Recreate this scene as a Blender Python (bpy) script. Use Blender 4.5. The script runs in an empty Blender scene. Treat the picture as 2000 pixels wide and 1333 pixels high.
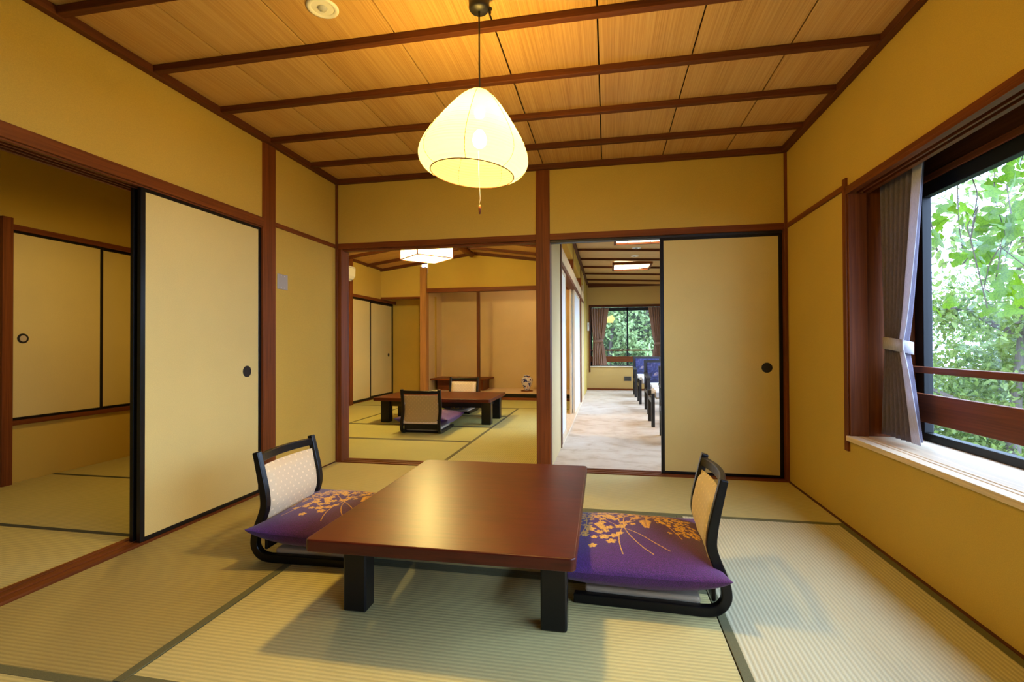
import bpy, bmesh, math, random
import numpy as np
from mathutils import Vector, Matrix
C = bpy.context.scene.collection
SC = bpy.context.scene
PI = math.pi
# ------------------------------------------------------------------ camera
def set_camera():
    yaw, pit, rol = 0.1910, 0.009344, -0.004028
    c, s = math.cos(yaw), math.sin(yaw)
    R0 = Vector((c, s, 0)); cp, sp = math.cos(pit), math.sin(pit)
    F = Vector((-s*cp, c*cp, sp)); U0 = Vector((s*sp, -c*sp, cp))
    cr, sr = math.cos(rol), math.sin(rol)
    R = R0*cr + U0*sr; U = -R0*sr + U0*cr
    cam = bpy.data.cameras.new('camera'); o = bpy.data.objects.new('camera', cam); C.objects.link(o)
    cam.sensor_width = 36; cam.lens = 961.32/2000*36; cam.clip_start = 0.02; cam.clip_end = 200
    m = Matrix(((R.x, U.x, -F.x, 0), (R.y, U.y, -F.y, 0), (R.z, U.z, -F.z, 0.9737), (0, 0, 0, 1)))
    o.matrix_world = m; SC.camera = o
set_camera()
# ------------------------------------------------------------------ world, exposure, lamps
W = bpy.data.worlds.new('overcast_sky'); SC.world = W; W.use_nodes = True
bg = W.node_tree.nodes['Background']; bg.inputs[0].default_value = (0.63, 0.85, 1.30, 1); bg.inputs[1].default_value = 12.5
SC.view_settings.view_transform = 'Standard'; SC.view_settings.look = 'None'
SC.view_settings.exposure = 0.0; SC.view_settings.gamma = 1; SC.view_settings.use_curve_mapping = False
LANTERN_W, LANTERN2_W = 98.0, 640.0
def point(name, loc, w, col, r):
    l = bpy.data.lights.new(name, 'POINT'); l.energy = w; l.color = col; l.shadow_soft_size = r
    o = bpy.data.objects.new(name, l); o.location = loc; C.objects.link(o); return o
def portal(name, loc, rot, sx, sy):
    l = bpy.data.lights.new(name, 'AREA'); l.shape = 'RECTANGLE'; l.size = sx; l.size_y = sy
    l.cycles.is_portal = True
    o = bpy.data.objects.new(name, l); o.location = loc; o.rotation_euler = rot; C.objects.link(o)
WARM = (1.0, 0.68, 0.18)
# ------------------------------------------------------------------ materials
def lin(r, g, b):
    f = lambda v: (v/255/12.92) if v/255 <= .04045 else ((v/255+.055)/1.055)**2.4
    return (f(r), f(g), f(b), 1)
class NT:
    def __init__(s, name):
        s.m = bpy.data.materials.new(name); s.m.use_nodes = True; s.t = s.m.node_tree
        s.b = s.t.nodes['Principled BSDF']; s.out = s.t.nodes['Material Output']
        s.tc = s.t.nodes.new('ShaderNodeTexCoord')
    def n(s, typ, **k):
        x = s.t.nodes.new('ShaderNode'+typ)
        for a, v in k.items(): setattr(x, a, v)
        return x
    def l(s, a, b): s.t.links.new(a, b)
    def map(s, scale, coord='Object', rot=(0, 0, 0)):
        m = s.n('Mapping'); m.inputs['Scale'].default_value = scale; m.inputs['Rotation'].default_value = rot
        s.l(s.tc.outputs[coord], m.inputs[0]); return m.outputs[0]
    def noise(s, vec, scale=1, detail=4, rough=.6, dist=0):
        x = s.n('TexNoise'); x.inputs['Scale'].default_value = scale; x.inputs['Detail'].default_value = detail
        x.inputs['Roughness'].default_value = rough; x.inputs['Distortion'].default_value = dist
        s.l(vec, x.inputs['Vector']); return x.outputs[0]
    def ramp(s, fac, stops):
        x = s.n('ValToRGB'); e = x.color_ramp.elements
        while len(e) < len(stops): e.new(.5)
        for i, (p, c) in enumerate(stops): e[i].position = p; e[i].color = c
        s.l(fac, x.inputs[0]); return x.outputs[0]
    def bump(s, h, st=.2, d=.001):
        x = s.n('Bump'); x.inputs['Strength'].default_value = st; x.inputs['Distance'].default_value = d
        s.l(h, x.inputs['Height']); s.l(x.outputs[0], s.b.inputs['Normal'])
    def set(s, col=None, rough=.5, **k):
        if col is not None:
            if isinstance(col, tuple): s.b.inputs['Base Color'].default_value = col
            else: s.l(col, s.b.inputs['Base Color'])
        s.b.inputs['Roughness'].default_value = rough
        for a, v in k.items(): s.b.inputs[a.replace('_', ' ')].default_value = v
        return s.m
def sc(c, k): return (min(c[0]*k, 1), min(c[1]*k, 1), min(c[2]*k, 1), 1)
def wood(name, col, axis, rough=.45, spread=.3, fine=90, coat=0):
    t = NT(name); sca = [fine]*3; sca[axis] = 2.2
    n1 = t.noise(t.map(sca), 1, 5, .6, .6)
    sb = [9]*3; sb[axis] = .7
    n2 = t.noise(t.map(sb), 1, 3, .5, .4)
    mx = t.n('Math', operation='MULTIPLY_ADD'); t.l(n2, mx.inputs[0]); mx.inputs[1].default_value = .6; t.l(n1, mx.inputs[2])
    hf = t.n('Math', operation='MULTIPLY'); t.l(mx.outputs[0], hf.inputs[0]); hf.inputs[1].default_value = .625
    c = t.ramp(hf.outputs[0], [(.36, sc(col, 1-spread)), (.5, col), (.64, sc(col, 1+spread))])
    t.bump(n1, .15, .0006)
    return t.set(c, rough+.1, Specular_IOR_Level=.18)
M = {}
M['cedar_light_z'] = wood('natural_cedar_z', (.42, .20, .06, 1), 2, .42, .3)
for i, a in enumerate('xyz'):
    M['post_'+a] = wood('reddish_cedar_'+a, (.165, .044, .009, 1), i, .42, .35)
    M['dark_'+a] = wood('dark_batten_'+a, (.105, .030, .009, 1), i, .5, .3)
    M['pale_'+a] = wood('pale_wood_'+a, (.78, .62, .42, 1), i, .35, .12)
    M['brown_'+a] = wood('brown_rail_'+a, (.15, .040, .012, 1), i, .32, .3)
def plank(name, axis):
    t = NT(name); sca = [220]*3; sca[axis] = 1.6
    n1 = t.noise(t.map(sca), 1, 4, .65, .3)
    inf = t.n('ObjectInfo'); sb = [14]*3; sb[axis] = .5
    n2 = t.noise(t.map(sb), 1, 2, .5, .2)
    mx = t.n('Math', operation='MULTIPLY_ADD'); t.l(n2, mx.inputs[0]); mx.inputs[1].default_value = .35; t.l(n1, mx.inputs[2])
    rr = t.n('Math', operation='MULTIPLY_ADD'); t.l(inf.outputs['Random'], rr.inputs[0]); rr.inputs[1].default_value = .10; t.l(mx.outputs[0], rr.inputs[2])
    c = t.ramp(rr.outputs[0], [(.5, (.42, .21, .052, 1)), (.72, (.56, .32, .095, 1)), (.92, (.64, .40, .14, 1))])
    return t.set(c, .5)
M['plank_y'] = plank('veneer_plank_y', 1); M['plank_x'] = plank('veneer_plank_x', 0)
def plaster(name, col):
    t = NT(name)
    n1 = t.noise(t.map((260, 260, 420)), 1, 4, .7)
    n2 = t.noise(t.map((1.5, 1.5, 1.5)), 1, 3)
    mx = t.n('Math', operation='MULTIPLY_ADD'); t.l(n2, mx.inputs[0]); mx.inputs[1].default_value = .4; t.l(n1, mx.inputs[2])
    c = t.ramp(mx.outputs[0], [(.45, sc(col, .86)), (.95, sc(col, 1.12))])
    t.bump(n1, .35, .001)
    return t.set(c, .9)
M['wall'] = plaster('sand_wall_paper', (.58, .395, .068, 1))
M['wall_corr'] = plaster('corridor_plaster', (.60, .40, .13, 1)); M['wall_pale'] = plaster('pale_alcove_plaster', (.66, .50, .24, 1))
M['fusuma'] = plaster('fusuma_paper', (.70, .56, .21, 1))
def tatami(name, axis, col=(.52, .45, .18, 1)):
    # axis: direction in which the ribs run
    t = NT(name); k = 1-axis
    w = t.n('TexWave', wave_type='BANDS', bands_direction='XYZ'[k], wave_profile='SIN')
    w.inputs['Scale'].default_value = 2*PI/.0165/20; w.inputs['Distortion'].default_value = .15; w.inputs['Detail'].default_value = 1
    w.inputs['Detail Scale'].default_value = 2
    t.l(t.tc.outputs['Object'], w.inputs['Vector'])
    s1 = [700, 700, 1]; s1[axis] = 60
    n1 = t.noise(t.map(s1), 1, 3, .7)
    n2 = t.noise(t.map((2.5, 2.5, 1)), 1, 3)
    s3 = [260, 260, 1]; n3 = t.noise(t.map(s3), 1, 2)
    a = t.n('Math', operation='MULTIPLY_ADD'); t.l(w.outputs[1], a.inputs[0]); a.inputs[1].default_value = .45; t.l(n1, a.inputs[2])
    b = t.n('Math', operation='MULTIPLY_ADD'); t.l(n2, b.inputs[0]); b.inputs[1].default_value = .5; t.l(a.outputs[0], b.inputs[2])
    c = t.ramp(b.outputs[0], [(.45, sc(col, .80)), (1.0, sc(col, 1.0)), (1.35, sc(col, 1.15))])
    hm = t.n('Math', operation='MULTIPLY_ADD'); t.l(n3, hm.inputs[0]); hm.inputs[1].default_value = .25; t.l(w.outputs[1], hm.inputs[2])
    t.bump(hm.outputs[0], .5, .0022)
    return t.set(c, .55)
M['tatami_x'] = tatami('tatami_rush_x', 0); M['tatami_y'] = tatami('tatami_daylit_rush_y', 1, (.53, .49, .29, 1)); M['tatami_green'] = tatami('tatami_fresh_rush', 0, (.47, .46, .15, 1)); M['tatami_green_y'] = tatami('tatami_fresh_rush_y', 1, (.50, .48, .18, 1)); M['tatami_dark'] = tatami('tatami_dark_rush', 0, (.36, .29, .10, 1))  # tatami_y is paler: window daylight is put into its colour
def simple(name, col, rough=.5, **k): return NT(name).set(col, rough, **k)
def cloth(name, col, rough=.9, sc_=500, st=.3):
    t = NT(name); n = t.noise(t.map((sc_, sc_, sc_)), 1, 2)
    c = t.ramp(n, [(.35, sc(col, .8)), (.65, sc(col, 1.12))]); t.bump(n, st, .0006)
    return t.set(c, rough)
M['heri'] = cloth('olive_border_cloth', (.13, .125, .05, 1))
M['heri_dark'] = cloth('dark_border_cloth', (.06, .06, .035, 1))
M['lacquer'] = simple('black_lacquer', (.006, .005, .005, 1), .30, Specular_IOR_Level=.3)
M['black'] = simple('black_matte', (.012, .010, .010, 1), .45)
M['alu'] = simple('dark_aluminium', (.008, .008, .009, 1), .5, Specular_IOR_Level=.25)
M['steel'] = simple('satin_steel', (.40, .38, .34, 1), .45, Metallic=.6)
M['white'] = simple('white_plastic', (.82, .80, .74, 1), .4)
M['grey'] = simple('grey_plastic', (.18, .16, .13, 1), .5)
M['recess'] = simple('black_pull_recess', (.008, .006, .006, 1), .6)
M['silver'] = simple('silvered_pull', (.75, .74, .72, 1), .3, Metallic=.7)
def table_mat():
    t = NT('red_brown_lacquer'); n = t.noise(t.map((5, 60, 60)), 1, 4, .6, .5); n2 = t.noise(t.map((3, 3, 3)), 1, 2)
    n3 = t.noise(t.map((420, 420, 420)), 1, 2)
    mx = t.n('Math', operation='MULTIPLY_ADD'); t.l(n2, mx.inputs[0]); mx.inputs[1].default_value = .8; t.l(n, mx.inputs[2])
    c = t.ramp(mx.outputs[0], [(.55, (.030, .0032, .002, 1)), (1.2, (.082, .0105, .0045, 1))])
    t.bump(n3, .10, .0006)
    return t.set(c, .33, Specular_IOR_Level=.36)
M['table'] = table_mat()
def brocade(name, col):
    t = NT(name)
    w = t.n('TexBrick'); w.offset = .5; w.inputs['Scale'].default_value = 1
    w.inputs['Color1'].default_value = (1, 1, 1, 1); w.inputs['Color2'].default_value = (.75, .75, .75, 1); w.inputs['Mortar'].default_value = (.2, .2, .2, 1)
    w.inputs['Mortar Size'].default_value = .12; w.inputs['Brick Width'].default_value = .5; w.inputs['Row Height'].default_value = .25
    mp = t.map((26, 26, 26), rot=(PI/4, 0, 0)); 
    sx = t.n('SeparateXYZ'); t.l(mp, sx.inputs[0]); cx = t.n('CombineXYZ'); t.l(sx.outputs[1], cx.inputs[0]); t.l(sx.outputs[2], cx.inputs[1])
    t.l(cx.outputs[0], w.inputs['Vector'])
    v = t.n('TexVoronoi'); v.inputs['Scale'].default_value = 1; v.inputs['Randomness'].default_value = 0
    mp2 = t.map((32, 32, 32), rot=(PI/4, 0, 0)); s2 = t.n('SeparateXYZ'); t.l(mp2, s2.inputs[0]); c2 = t.n('CombineXYZ'); t.l(s2.outputs[1], c2.inputs[0]); t.l(s2.outputs[2], c2.inputs[1]); t.l(c2.outputs[0], v.inputs['Vector'])
    dots = t.n('Math', operation='LESS_THAN'); t.l(v.outputs['Distance'], dots.inputs[0]); dots.inputs[1].default_value = .16
    h = t.n('Math', operation='MULTIPLY_ADD'); t.l(w.outputs['Color'], h.inputs[0]); h.inputs[1].default_value = .5; t.l(dots.outputs[0], h.inputs[2])
    c = t.ramp(h.outputs[0], [(.1, sc(col, .90)), (.5, col), (1.3, sc(col, 1.16))])
    t.bump(h.outputs[0], .5, .001)
    return t.set(c, .6, Sheen_Weight=.3)
M['brocade'] = brocade('cream_brocade', (.66, .53, .34, 1))
M['gold_cloth'] = brocade('gold_brocade', (.45, .31, .10, 1))
def cushion_mat():
    t = NT('printed_purple_fabric'); a = t.n('VertexColor'); a.layer_name = 'print'
    n = t.noise(t.map((420, 420, 420)), 1, 2, .6)
    m = t.n('MixRGB', blend_type='MULTIPLY'); m.inputs[0].default_value = 1
    c = t.ramp(n, [(.38, (.45, .45, .45, 1)), (.5, (.9, .9, .9, 1)), (.68, (1.9, 1.9, 1.9, 1))])
    t.l(a.outputs[0], m.inputs[1]); t.l(c, m.inputs[2]); t.bump(n, .4, .001)
    return t.set(m.outputs[0], .75, Sheen_Weight=.15)
M['cushion'] = cushion_mat()
def paper(name, col, trans=.28, emis=.0, ecol=(1, .8, .45, 1)):
    t = NT(name); nt = t.t; nt.nodes.remove(t.b)
    w = t.n('TexWave', wave_type='BANDS', bands_direction='Z'); w.inputs['Scale'].default_value = 2*PI/.0115/20
    t.l(t.tc.outputs['Object'], w.inputs['Vector'])
    bp = t.n('Bump'); bp.inputs['Strength'].default_value = .6; bp.inputs['Distance'].default_value = .002; t.l(w.outputs[1], bp.inputs['Height'])
    tl = t.n('BsdfTranslucent'); tl.inputs[0].default_value = col; df = t.n('BsdfDiffuse'); df.inputs[0].default_value = col
    t.l(bp.outputs[0], tl.inputs['Normal']); t.l(bp.outputs[0], df.inputs['Normal'])
    tr = t.n('BsdfTransparent'); tr.inputs[0].default_value = (1, .93, .75, 1)
    m1 = t.n('MixShader'); m1.inputs[0].default_value = .35; t.l(tl.outputs[0], m1.inputs[1]); t.l(df.outputs[0], m1.inputs[2])
    m2 = t.n('MixShader'); m2.inputs[0].default_value = trans; t.l(m1.outputs[0], m2.inputs[1]); t.l(tr.outputs[0], m2.inputs[2])
    em = t.n('Emission'); em.inputs[0].default_value = ecol; em.inputs[1].default_value = emis
    ad = t.n('AddShader'); t.l(m2.outputs[0], ad.inputs[0]); t.l(em.outputs[0], ad.inputs[1])
    t.l(ad.outputs[0], t.out.inputs[0]); return t.m
M['washi'] = paper('lantern_paper', (.36, .32, .16, 1), .40, .32, (1, .80, .30, 1))
M['washi_white'] = paper('lamp_panel_paper', (.55, .50, .38, 1), .4, .9, (1, .82, .5, 1))
def emit(name, col, s):
    t = NT(name); return t.set((0, 0, 0, 1), .5, Emission_Color=col, Emission_Strength=s)
M['bulb'] = emit('lit_bulb', (1, .90, .66, 1), 60)
M['diffuser'] = emit('lit_diffuser', (1, .84, .58, 1), 9)
M['glass_clear'] = simple('clear_bulb_glass', (.9, .9, .85, 1), .1, Transmission_Weight=.6)
def shoji():
    t = NT('shoji_paper'); t.t.nodes.remove(t.b)
    tl = t.n('BsdfTranslucent'); tl.inputs[0].default_value = (.9, .9, .88, 1); df = t.n('BsdfDiffuse'); df.inputs[0].default_value = (.92, .92, .92, 1)
    m = t.n('MixShader'); m.inputs[0].default_value = .65; t.l(tl.outputs[0], m.inputs[1]); t.l(df.outputs[0], m.inputs[2]); t.l(m.outputs[0], t.out.inputs[0]); return t.m
M['shoji'] = shoji()
def glass():
    t = NT('window_glass'); t.t.nodes.remove(t.b)
    tr = t.n('BsdfTransparent'); tr.inputs[0].default_value = (.97, .985, .98, 1); gl = t.n('BsdfGlossy'); gl.inputs['Roughness'].default_value = .01
    lw = t.n('LayerWeight'); pw = t.n('Math', operation='POWER'); t.l(lw.outputs['Facing'], pw.inputs[0]); pw.inputs[1].default_value = 4.5
    f = t.n('Math', operation='MULTIPLY_ADD'); t.l(pw.outputs[0], f.inputs[0]); f.inputs[1].default_value = .5; f.inputs[2].default_value = .03; m = t.n('MixShader')
    t.l(f.outputs[0], m.inputs[0]); t.l(tr.outputs[0], m.inputs[1]); t.l(gl.outputs[0], m.inputs[2]); t.l(m.outputs[0], t.out.inputs[0]); return t.m
M['glass'] = glass()
def curtain_mat(name, col, tr=.25):
    t = NT(name); n = t.noise(t.map((300, 300, 60)), 1, 2); c = t.ramp(n, [(.3, sc(col, .85)), (.7, sc(col, 1.1))])
    t.l(c, t.b.inputs['Base Color']); t.b.inputs['Roughness'].default_value = .8
    tl = t.n('BsdfTranslucent'); t.l(c, tl.inputs[0]); m = t.n('MixShader'); m.inputs[0].default_value = tr
    t.l(t.b.outputs[0], m.inputs[1]); t.l(tl.outputs[0], m.inputs[2]); t.l(m.outputs[0], t.out.inputs[0]); return t.m
M['curtain_grey'] = curtain_mat('grey_mauve_curtain', (.19, .16, .21, 1), .3)
M['curtain_lit_edge'] = curtain_mat('pale_curtain_edge', (.62, .60, .66, 1), .35)  # pale colour stands in for daylight glowing through the curtain edge
M['curtain_brown'] = curtain_mat('brown_curtain', (.36, .20, .13, 1), .2)
def carpet():
    t = NT('beige_carpet'); n = t.noise(t.map((4.5, 5.5, 1)), 1, 5, .62, .3); n2 = t.noise(t.map((500, 500, 1)), 1, 2)
    c = t.ramp(n, [(.33, (.56, .42, .28, 1)), (.5, (.68, .55, .40, 1)), (.70, (.72, .61, .47, 1))]); t.bump(n2, .5, .003)
    return t.set(c, .95)
M['carpet'] = carpet()
def leafm(name, c1, c2, tr=.45):
    t = NT(name); inf = t.n('ObjectInfo'); n = t.noise(t.map((7, 7, 7)), 1, 3); n2 = t.noise(t.map((60, 60, 60)), 1, 1)
    a = t.n('Math', operation='MULTIPLY_ADD'); t.l(n2, a.inputs[0]); a.inputs[1].default_value = .8; t.l(n, a.inputs[2])
    c = t.ramp(a.outputs[0], [(.65, c1), (1.15, c2)])
    t.l(c, t.b.inputs['Base Color']); t.b.inputs['Roughness'].default_value = .45
    tl = t.n('BsdfTranslucent'); t.l(c, tl.inputs[0]); m = t.n('MixShader'); m.inputs[0].default_value = tr
    t.l(t.b.outputs[0], m.inputs[1]); t.l(tl.outputs[0], m.inputs[2]); t.l(m.outputs[0], t.out.inputs[0]); return t.m
M['leaf_big'] = leafm('vine_leaf', (.025, .085, .003, 1), (.12, .22, .008, 1), .55)
M['leaf_tree'] = leafm('tree_leaf', (.03, .07, .010, 1), (.18, .24, .05, 1), .5)
M['leaf_hedge'] = leafm('hedge_leaf', (.012, .05, .010, 1), (.34, .44, .17, 1), .3)
M['leaf_yellow'] = simple('yellow_leaf', (.35, .2, .02, 1), .5)
M['bark'] = wood('grey_bark', (.12, .10, .085, 1), 2, .8, .3)
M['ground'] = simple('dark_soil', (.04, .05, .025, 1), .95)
def blue_fab():
    t = NT('blue_floral_fabric'); n = t.noise(t.map((9, 9, 9)), 1, 3, .6, 1.2)
    c = t.ramp(n, [(.40, (.010, .010, .045, 1)), (.52, (.025, .028, .11, 1)), (.60, (.045, .048, .16, 1)), (.66, (.25, .17, .16, 1))]); return t.set(c, .7)
M['blue'] = blue_fab()
M['seat_white'] = cloth('pale_seat_cloth', (.68, .62, .55, 1))
def porcelain():
    t = NT('painted_porcelain'); n = t.noise(t.map((14, 14, 14)), 1, 3, .6, 1.0)
    c = t.ramp(n, [(.0, (.02, .03, .22, 1)), (.40, (.03, .04, .25, 1)), (.45, (.78, .76, .80, 1)), (.57, (.80, .78, .80, 1)), (.61, (.50, .06, .03, 1)), (.68, (.62, .35, .06, 1))])
    for e in t.t.nodes:
        if e.type == 'VALTORGB': e.color_ramp.interpolation = 'CONSTANT'
    return t.set(c, .12)
M['porcelain'] = porcelain()
# ------------------------------------------------------------------ builders
def link(name, me, mat, parent=None, bevel=0, seg=2):
    o = bpy.data.objects.new(name, me)
    if mat is not None:
        for m_ in (mat if isinstance(mat, (list, tuple)) else [mat]): me.materials.append(M[m_] if isinstance(m_, str) else m_)
    C.objects.link(o)
    if parent: o.parent = parent
    if bevel:
        b = o.modifiers.new('bevel', 'BEVEL'); b.width = bevel; b.segments = seg; b.limit_method = 'ANGLE'
    return o
class MB:
    def __init__(s): s.v = []; s.f = []; s.smooth = []
    def add(s, vs, fs, sm=False):
        k = len(s.v); s.v += [tuple(v) for v in vs]; s.f += [tuple(i+k for i in f) for f in fs]; s.smooth += [sm]*len(fs); return s
    def box(s, x0, x1, y0, y1, z0, z1):
        return s.add([(x0, y0, z0), (x1, y0, z0), (x1, y1, z0), (x0, y1, z0), (x0, y0, z1), (x1, y0, z1), (x1, y1, z1), (x0, y1, z1)],
                     [(0, 3, 2, 1), (4, 5, 6, 7), (0, 1, 5, 4), (1, 2, 6, 5), (2, 3, 7, 6), (3, 0, 4, 7)])
    def prism(s, poly, h0, h1, axis='z'):
        n = len(poly)
        def P(a, b, h): return {'z': (a, b, h), 'y': (a, h, b), 'x': (h, a, b)}[axis]
        vs = [P(a, b, h0) for a, b in poly]+[P(a, b, h1) for a, b in poly]
        fs = [tuple(range(n))[::-1], tuple(range(n, 2*n))]+[(i, (i+1) % n, n+(i+1) % n, n+i) for i in range(n)]
        return s.add(vs, fs)
    def lathe(s, prof, n=32, cx=0, cy=0, closed=True):
        vs = []; fs = []; m = len(prof)
        for j in range(n):
            a = 2*PI*j/n
            for r, z in prof: vs.append((cx+r*math.cos(a), cy+r*math.sin(a), z))
        for j in range(n):
            for i in range(m-1):
                a = j*m+i; b = ((j+1) % n)*m+i; fs.append((a, b, b+1, a+1))
        return s.add(vs, fs, True)
    def disc(s, r, n, c, axis='z', h=.004):
        poly = [(c[0]+r*math.cos(2*PI*i/n), c[1]+r*math.sin(2*PI*i/n)) for i in range(n)]
        return s.prism(poly, c[2], c[2]+h, axis)
    def tube(s, pts, rad, n=8):
        pts = [Vector(p) for p in pts]; vs = []; fs = []
        if not hasattr(rad, '__len__'): rad = [rad]*len(pts)
        up = Vector((0, 0, 1))
        for i, p in enumerate(pts):
            d = (pts[min(i+1, len(pts)-1)]-pts[max(i-1, 0)]).normalized()
            u = d.cross(up); u = u.normalized() if u.length > .05 else d.cross(Vector((1, 0, 0))).normalized()
            w = d.cross(u)
            for j in range(n):
                a = 2*PI*j/n; vs.append(p+u*(rad[i]*math.cos(a))+w*(rad[i]*math.sin(a)))
        for i in range(len(pts)-1):
            for j in range(n): fs.append((i*n+j, i*n+(j+1) % n, (i+1)*n+(j+1) % n, (i+1)*n+j))
        fs.append(tuple(range(n))); fs.append(tuple(range((len(pts)-1)*n, len(pts)*n))[::-1])
        return s.add(vs, fs, True)
    def build(s, name, mat, parent=None, bevel=0, seg=2, off=None):
        me = bpy.data.meshes.new(name)
        vs = s.v
        if off: vs = [(a-off[0], b-off[1], c-off[2]) for a, b, c in vs]
        me.from_pydata(vs, [], s.f); me.update()
        me.polygons.foreach_set('use_smooth', s.smooth)
        bm = bmesh.new(); bm.from_mesh(me); bmesh.ops.recalc_face_normals(bm, faces=bm.faces); bm.to_mesh(me); bm.free()
        return link(name, me, mat, parent, bevel, seg)
def box(name, x0, x1, y0, y1, z0, z1, mat, parent=None, bevel=.0015, off=None, seg=1):
    return MB().box(x0, x1, y0, y1, z0, z1).build(name, mat, parent, bevel, seg, off)
def structure(o, label=None):
    o['kind'] = 'structure'
    if label: o['label'] = label
    return o
NTRIM = [0]
def trim(x0, x1, y0, y1, z0, z1, mat, label=None, bevel=.002):
    NTRIM[0] += 1
    return structure(box('trim_%d' % NTRIM[0], x0, x1, y0, y1, z0, z1, mat, None, bevel), label)
def empty(name, loc=(0, 0, 0), rz=0):
    o = bpy.data.objects.new(name, None); o.empty_display_size = .1; o.location = loc; o.rotation_euler = (0, 0, rz); C.objects.link(o); return o
def tag(o, label, cat, group=None, kind=None):
    o['label'] = label; o['category'] = cat
    if group: o['group'] = group
    if kind: o['kind'] = kind
    return o
def copy_tree(o, parent=None, kids=None):
    c = o.copy(); C.objects.link(c)
    if parent: c.parent = parent
    for ch in list(o.children): copy_tree(ch, c)
    return c
# ------------------------------------------------------------------ dimensions
L, R, B, B2 = -2.26, 1.266, 3.824, 3.93
HC = 2.385      # underside of the ceiling planks
YF = -3.2       # wall behind the camera
# ------------------------------------------------------------------ floors
def mat_(floor, x0, x1, y0, y1, ribs, bord, col='heri', z=0.0):
    g = .0015
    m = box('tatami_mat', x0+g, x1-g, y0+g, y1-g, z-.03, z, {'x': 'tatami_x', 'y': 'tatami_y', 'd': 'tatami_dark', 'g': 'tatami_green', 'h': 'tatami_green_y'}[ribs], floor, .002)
    w = .032; e = .0012
    for s in bord:
        if s == 'l': a = (x0+g, x0+g+w, y0+g, y1-g)
        if s == 'r': a = (x1-g-w, x1-g, y0+g, y1-g)
        if s == 'b': a = (x0+g, x1-g, y0+g, y0+g+w)
        if s == 't': a = (x0+g, x1-g, y1-g-w, y1-g)
        box('cloth_border', *a, z-.02, z+e, col, m, .001)
fl = structure(box('floor', L-.14, R, YF, B+.106, -.12, -.03, 'ground', None, 0))
ys = [YF, 1.195, 2.94, 3.79]
mat_(fl, L+.012, -1.39, 1.195, 2.94, 'd', 'r')  # left mat takes the darker rush tone
for y_ in (-3.18, -2.32, -1.44, -.56, .32): mat_(fl, L+.012, -.49, y_, y_+.875, 'x', 'bt'); mat_(fl, -.49, .38 if y_ < 0 else 1.25, y_, y_+.875, 'x', 'bt')
mat_(fl, -1.39, .38, 2.07, 2.94, 'x', 'bt'); mat_(fl, -1.39, .38, 1.195, 2.07, 'x', 'bt')
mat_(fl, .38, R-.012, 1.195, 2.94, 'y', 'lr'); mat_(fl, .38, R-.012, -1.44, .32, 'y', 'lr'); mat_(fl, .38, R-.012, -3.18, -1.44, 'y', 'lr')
mat_(fl, L+.012, -.49, 2.94, 3.79, 'x', 'b'); mat_(fl, -.49, R-.012, 2.94, 3.79, 'x', 'b')
structure(box('baseboard_right', R-.012, R, YF, 3.79, -.03, .004, 'dark_y', None, 0))
structure(box('baseboard_left', L, L+.012, 3.03, 3.79, -.03, .004, 'dark_y', None, 0))
# side room floor
f3 = structure(box('floor', -4.2, L-.14, -1.6, 4.2, -.12, -.03, 'ground', None, 0))
for a, b in ((-1.6, -.5), (-.5, .38), (.38, 1.26), (1.26, 2.15), (2.15, 3.08), (3.08, 4.2)): mat_(f3, -4.2, L-.14, a, b, 'x', 't' if b < 4 else '', 'heri_dark')
# back room floor
f2 = structure(box('floor', -4.2, -.52, B2, 8.62, -.12, -.03, 'ground', None, 0))
for a in ((-1.37, -.52, B2, 5.72, 'h', 'l'), (-1.37, -.52, 5.72, 7.5, 'h', 'l'), (-4.2, -3.2, B2, 5.72, 'h', 'r'), (-4.2, -3.2, 5.72, 7.5, 'h', 'r'),
          (-3.2, -1.37, B2, 4.82, 'g', 't'), (-3.2, -1.37, 4.82, 5.72, 'g', 'bt'), (-3.2, -1.37, 5.72, 6.61, 'g', 'bt'), (-3.2, -1.37, 6.61, 7.5, 'g', 'bt'),
          (-4.2, -2.36, 7.5, 8.62, 'g', 'b'), (-2.36, -.52, 7.5, 8.62, 'g', 'b')): mat_(f2, *a)
f4 = structure(box('floor', -.435, R, B2, 10.9, -.12, 0, 'carpet', None, 0), 'beige carpeted corridor floor with darker worn patches')
# ------------------------------------------------------------------ walls
def wall(name, x0, x1, y0, y1, z0, z1, mat='wall', parent=None, label=None):
    return structure(box(name, x0, x1, y0, y1, z0, z1, mat, parent, 0), label)
# left
wl = wall('wall_left', L-.14, L, YF, 2.905, 1.835, 2.45)
wall('wall_left', L-.14, L, 3.03, B+.106, -.05, 2.45)
wall('wall_left', L-.14, L, YF, -1.5, -.05, 1.835)
# back
wall('wall_back', L, -.544, B, B2, 1.845, 2.45)
wall('wall_back', -.435, R, B, B2, 1.845, 2.45)
# right
YW = 2.915; YW0 = -1.3
wall('wall_right', R, R+.35, YF, 3.93, -.05, .462)
wall('wall_right', R, R+.10, YF, 3.93, 1.815, 2.45)
wall('wall_right', R, R+.35, YW+.04, 3.93, .462, 1.815)
wall('wall_right', R, R+.35, YF, YW0, .462, 1.815)
wall('wall_right', R+.10, R+.35, YF, 3.93, 1.98, 2.45)
wall('wall_front', L-.14, R+.35, YF-.1, YF, -.05, 2.45)
# side room shell
wall('wall_side', -4.34, -4.2, -1.6, 4.2, -.05, .415)
wall('wall_side', -4.34, -4.2, -1.6, 4.2, 1.86, 2.45)
wall('wall_side', -4.34, -4.2, -1.6, 2.76, .415, 1.86)
wall('wall_side', -4.34, -2.40, 4.0, 4.1, -.05, 2.45)
wall('wall_side', -4.34, -2.40, -1.7, -1.6, -.05, 2.45)
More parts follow.
